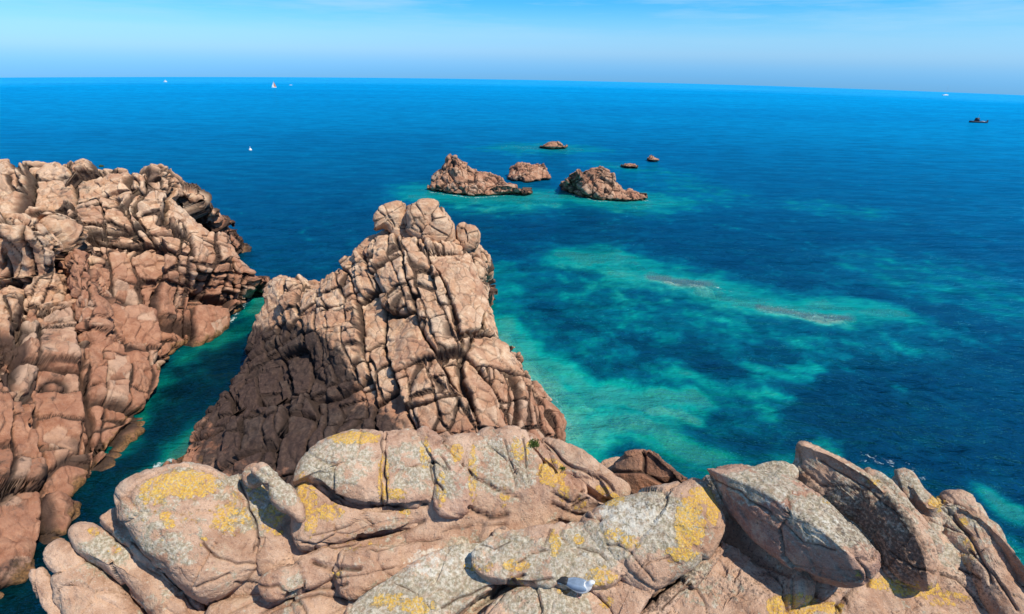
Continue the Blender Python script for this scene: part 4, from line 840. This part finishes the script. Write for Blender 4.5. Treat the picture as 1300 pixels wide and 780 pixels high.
V, F = rings([(.222, .316, .011, .013), (.250, .312, .008, .010), (.272, .305, .004, .005)], 10); child('bill', V, F, M_BILL, gull)
for sgn in (1, -1):
    V, F = rings([(-.004, 0, .004, .004), (0, .003, .005, .005), (.004, .006, .004, .004)], 8); V += np.array([.208, sgn * .031, .322]); child('eye', V, F, M_BLACK, gull)
    V, F = rings([(0, 0, .0055, .0055), (.006, .06, .006, .006), (.0, .12, .012, .012)], 8); V[:, 1] += sgn * .035; lg = child('leg', V, F, M_LEG, gull)
    o_ = np.array([0, sgn * .035, 0]); V = np.array([(-.012, 0, .004), (.045, -.024, .0), (.055, 0, .002), (.045, .024, .0), (0, 0, .012), (.045, -.024, -.006), (.055, 0, -.006), (.045, .024, -.006), (-.012, 0, -.004)]) + o_
    child('foot', V, [(0, 1, 4), (1, 2, 4), (2, 3, 4), (3, 0, 4), (8, 5, 1, 0), (5, 6, 2, 1), (6, 7, 3, 2), (7, 8, 0, 3), (8, 7, 6, 5)], M_LEG, lg)

# ------------------------------------------------------------------ boats and buoy far out
M_BWH = simple('white_gelcoat', (.82, .82, .80)); M_SAIL = simple('sailcloth', (.85, .85, .82)); M_OR = simple('orange_sailcloth', (.75, .22, .05)); M_NAVY = simple('dark_hull', (.015, .03, .06)); M_ALU = simple('mast_metal', (.4, .42, .44)); M_SKIN = simple('oilskins', (.03, .05, .09))
def on_sea(px, py):
    d = ray(px, py); a = (d[0] ** 2 + d[1] ** 2) / (2 * R_SEA); b = d[2]; c = CAM[2]; disc = b * b - 4 * a * c
    t = (-b - math.sqrt(disc)) / (2 * a) if disc > 0 else -b / (2 * a)
    p = CAM + d * t; p[2] = -(p[0] ** 2 + p[1] ** 2) / (2 * R_SEA); return p
def hull(L, B, H, n=9):
    V = []; F = []
    for i in range(n):
        u = i / (n - 1); x = (u - .5) * L; w = B / 2 * (1 - max(0, (u - .45) / .55) ** 2.2) * (.82 + .18 * min(1, u * 3)); sh = H * (1 + .35 * u * u)
        w = max(w, .02); V += [(x, -w, sh), (x, -w * .85, 0), (x, 0, -H * .6 * (1 - u ** 4)), (x, w * .85, 0), (x, w, sh)]
    for i in range(n - 1):
        for k in range(4): a = i * 5 + k; F.append((a, a + 5, a + 6, a + 1))
        F.append((i * 5 + 4, i * 5 + 9, i * 5 + 5, i * 5))
    F += [(0, 1, 2, 3, 4), tuple(reversed(range((n - 1) * 5, n * 5)))]; return np.array(V), F
def boxm(x0, x1, y0, y1, z0, z1, tx=0.):
    V = np.array([(x0, y0, z0), (x1, y0, z0), (x1, y1, z0), (x0, y1, z0), (x0 + tx, y0 + tx * .3, z1), (x1 - tx, y0 + tx * .3, z1), (x1 - tx, y1 - tx * .3, z1), (x0 + tx, y1 - tx * .3, z1)])
    return V, [(3, 2, 1, 0), (4, 5, 6, 7), (0, 1, 5, 4), (1, 2, 6, 5), (2, 3, 7, 6), (3, 0, 4, 7)]
def sail(pts, mat, par, name, belly=.35):
    A_, B_, C_ = [np.array(p, float) for p in pts]; n = 7; V = []; F = []; ix = {}
    for sd_ in (0, 1):
        for i in range(n):
            for j in range(n - i):
                u, v = i / (n - 1), j / (n - 1); p = A_ + (B_ - A_) * u + (C_ - A_) * v; p = p + np.array([0, belly * 4 * u * v + belly * 2 * v * (1 - u - v) + .03 * sd_, 0]); ix[sd_, i, j] = len(V); V.append(p)
    for i in range(n - 1):
        for j in range(n - 1 - i):
            for sd_ in (0, 1):
                f = (ix[sd_, i, j], ix[sd_, i + 1, j], ix[sd_, i, j + 1]); F.append(f if sd_ else f[::-1])
                if j < n - 2 - i: f = (ix[sd_, i + 1, j], ix[sd_, i + 1, j + 1], ix[sd_, i, j + 1]); F.append(f if sd_ else f[::-1])
    return child(name, np.array(V), F, mat, par)
def yacht(px, py, L, rz, label, sails, mast=1.25):
    o = empty('sailing_boat', tuple(on_sea(px, py)), label, 'boat', 'boats far out on the sea'); o.rotation_euler = (0, 0, radians(rz))
    V, F = hull(L, L * .3, L * .1); child('hull', V, F, M_BWH, o)
    V, F = boxm(-L * .2, L * .15, -L * .08, L * .08, L * .09, L * .16, L * .02); child('cabin', V, F, M_BWH, o)
    V, F = rings([(0, 0, .01 * L, .01 * L), (0, L * mast * .5, .009 * L, .009 * L), (0, L * mast, .006 * L, .006 * L)], 8); V[:, 0] += L * .05; V[:, 2] += L * .1; child('mast', V, F, M_ALU, o)
    if sails:
        sail([(L * .04, 0, L * .2), (L * .04, 0, L * mast), (-L * .42, 0, L * .2)], M_SAIL, o, 'mainsail', L * .06)
        sail([(L * .07, 0, L * .15), (L * .07, 0, L * mast * .9), (L * .48, 0, L * .15)], sails, o, 'jib', L * .06)
yacht(348, 111.5, 3.1, 25, 'small sailing boat with white mainsail and orange jib, far out at left', M_OR, 1.3)
yacht(1200, 121.5, 6.0, 10, 'white yacht with bare mast and no sails set, near the horizon at right', None)
yacht(210, 104.5, 3.0, 0, 'faint white sailing boat right under the horizon, leftmost of the boats', M_SAIL, .7)
yacht(369, 108.5, 2.2, 0, 'tiny white boat just right of the orange-jibbed sailing boat', None, .4)
mb = empty('fishing_boat', tuple(on_sea(1241, 156)), 'dark open motor boat with a small wheelhouse, well out at right', 'boat', 'boats far out on the sea'); mb.rotation_euler = (0, 0, radians(172))
V, F = hull(6.0, 1.8, .5); child('hull', V, F, M_NAVY, mb)
V, F = boxm(-.2, 1.1, -.55, .55, .6, 1.7, .15); child('wheelhouse', V, F, M_NAVY, mb)
V, F = rings([(0, 0, .035, .035), (0, 1.2, .03, .03), (0, 2.3, .02, .02)], 8); V[:, 0] += .3; V[:, 2] += .6; child('mast', V, F, M_ALU, mb)
V, F = boxm(-3.35, -2.95, -.22, .22, .1, 1.0, .05); child('outboard_motor', V, F, M_BLACK, mb)
V, F = boxm(-1.9, -1.5, -.8, .8, .45, .6, .02); child('bench', V, F, M_BWH, mb)
by = on_sea(318, 191); V, F = rings([(0, -.25, .05, .05), (0, -.12, .26, .26), (0, .1, .3, .3), (0, .3, .2, .2), (0, .42, .06, .06), (0, .75, .03, .03)], 14)
o = mesh_np('mooring_buoy', V + by, F, M_BWH, None, None, True, origin=by); o['label'] = 'tiny white buoy floating alone beyond the left cliff'; o['category'] = 'buoy'

# ------------------------------------------------------------------ tufts of green in the cracks
M_LEAF = simple('green_leaves', (.09, .13, .03), .7, .2)
def tuft(px, py, r, n, label, seed, ll=.05):
    rs = np.random.RandomState(seed); loc, nr_ = place(px, py); V = []; F = []
    for k in range(n):
        b = rs.normal(0, .45, 3) * r; b[2] = abs(b[2]) * .5; dr = rs.normal(0, .6, 3) + np.array([0, 0, 1.1]) ; dr /= np.linalg.norm(dr); sd_ = np.cross(dr, rs.normal(0, 1, 3)); sd_ /= np.linalg.norm(sd_) + 1e-6
        l = ll * rs.uniform(.6, 1.3); w = l * .22; i = len(V); V += [b, b + dr * l * .5 + sd_ * w, b + dr * l, b + dr * l * .5 - sd_ * w, b + dr * l * .5 + np.cross(dr, sd_) * w * .4]
        F += [(i, i + 1, i + 4), (i + 1, i + 2, i + 4), (i + 2, i + 3, i + 4), (i + 3, i, i + 4)]
    r_ = empty('plant_tuft', tuple(loc), label, 'plant', 'green tufts in rock cracks'); o = child('leaves', np.array(V), F, M_LEAF, r_, False); o['kind'] = 'stuff'
tuft(676, 566, .10, 420, 'largest mossy green tuft in a fissure near the top of the lichened outcrop', 1)
tuft(690, 588, .045, 140, 'middle green tuft, below the largest one in the same fissure', 2, .035)
tuft(714, 596, .04, 110, 'small olive tuft on the outcrop right of the two in the fissure', 3, .03)
tuft(129, 212, .35, 420, 'green tuft growing on the crest of the left cliff', 4, .16)

print("BLOCKS", BUDGET, 'tris', sum(len(o.data.polygons) for o in SC.objects if o.type == 'MESH') * 2)
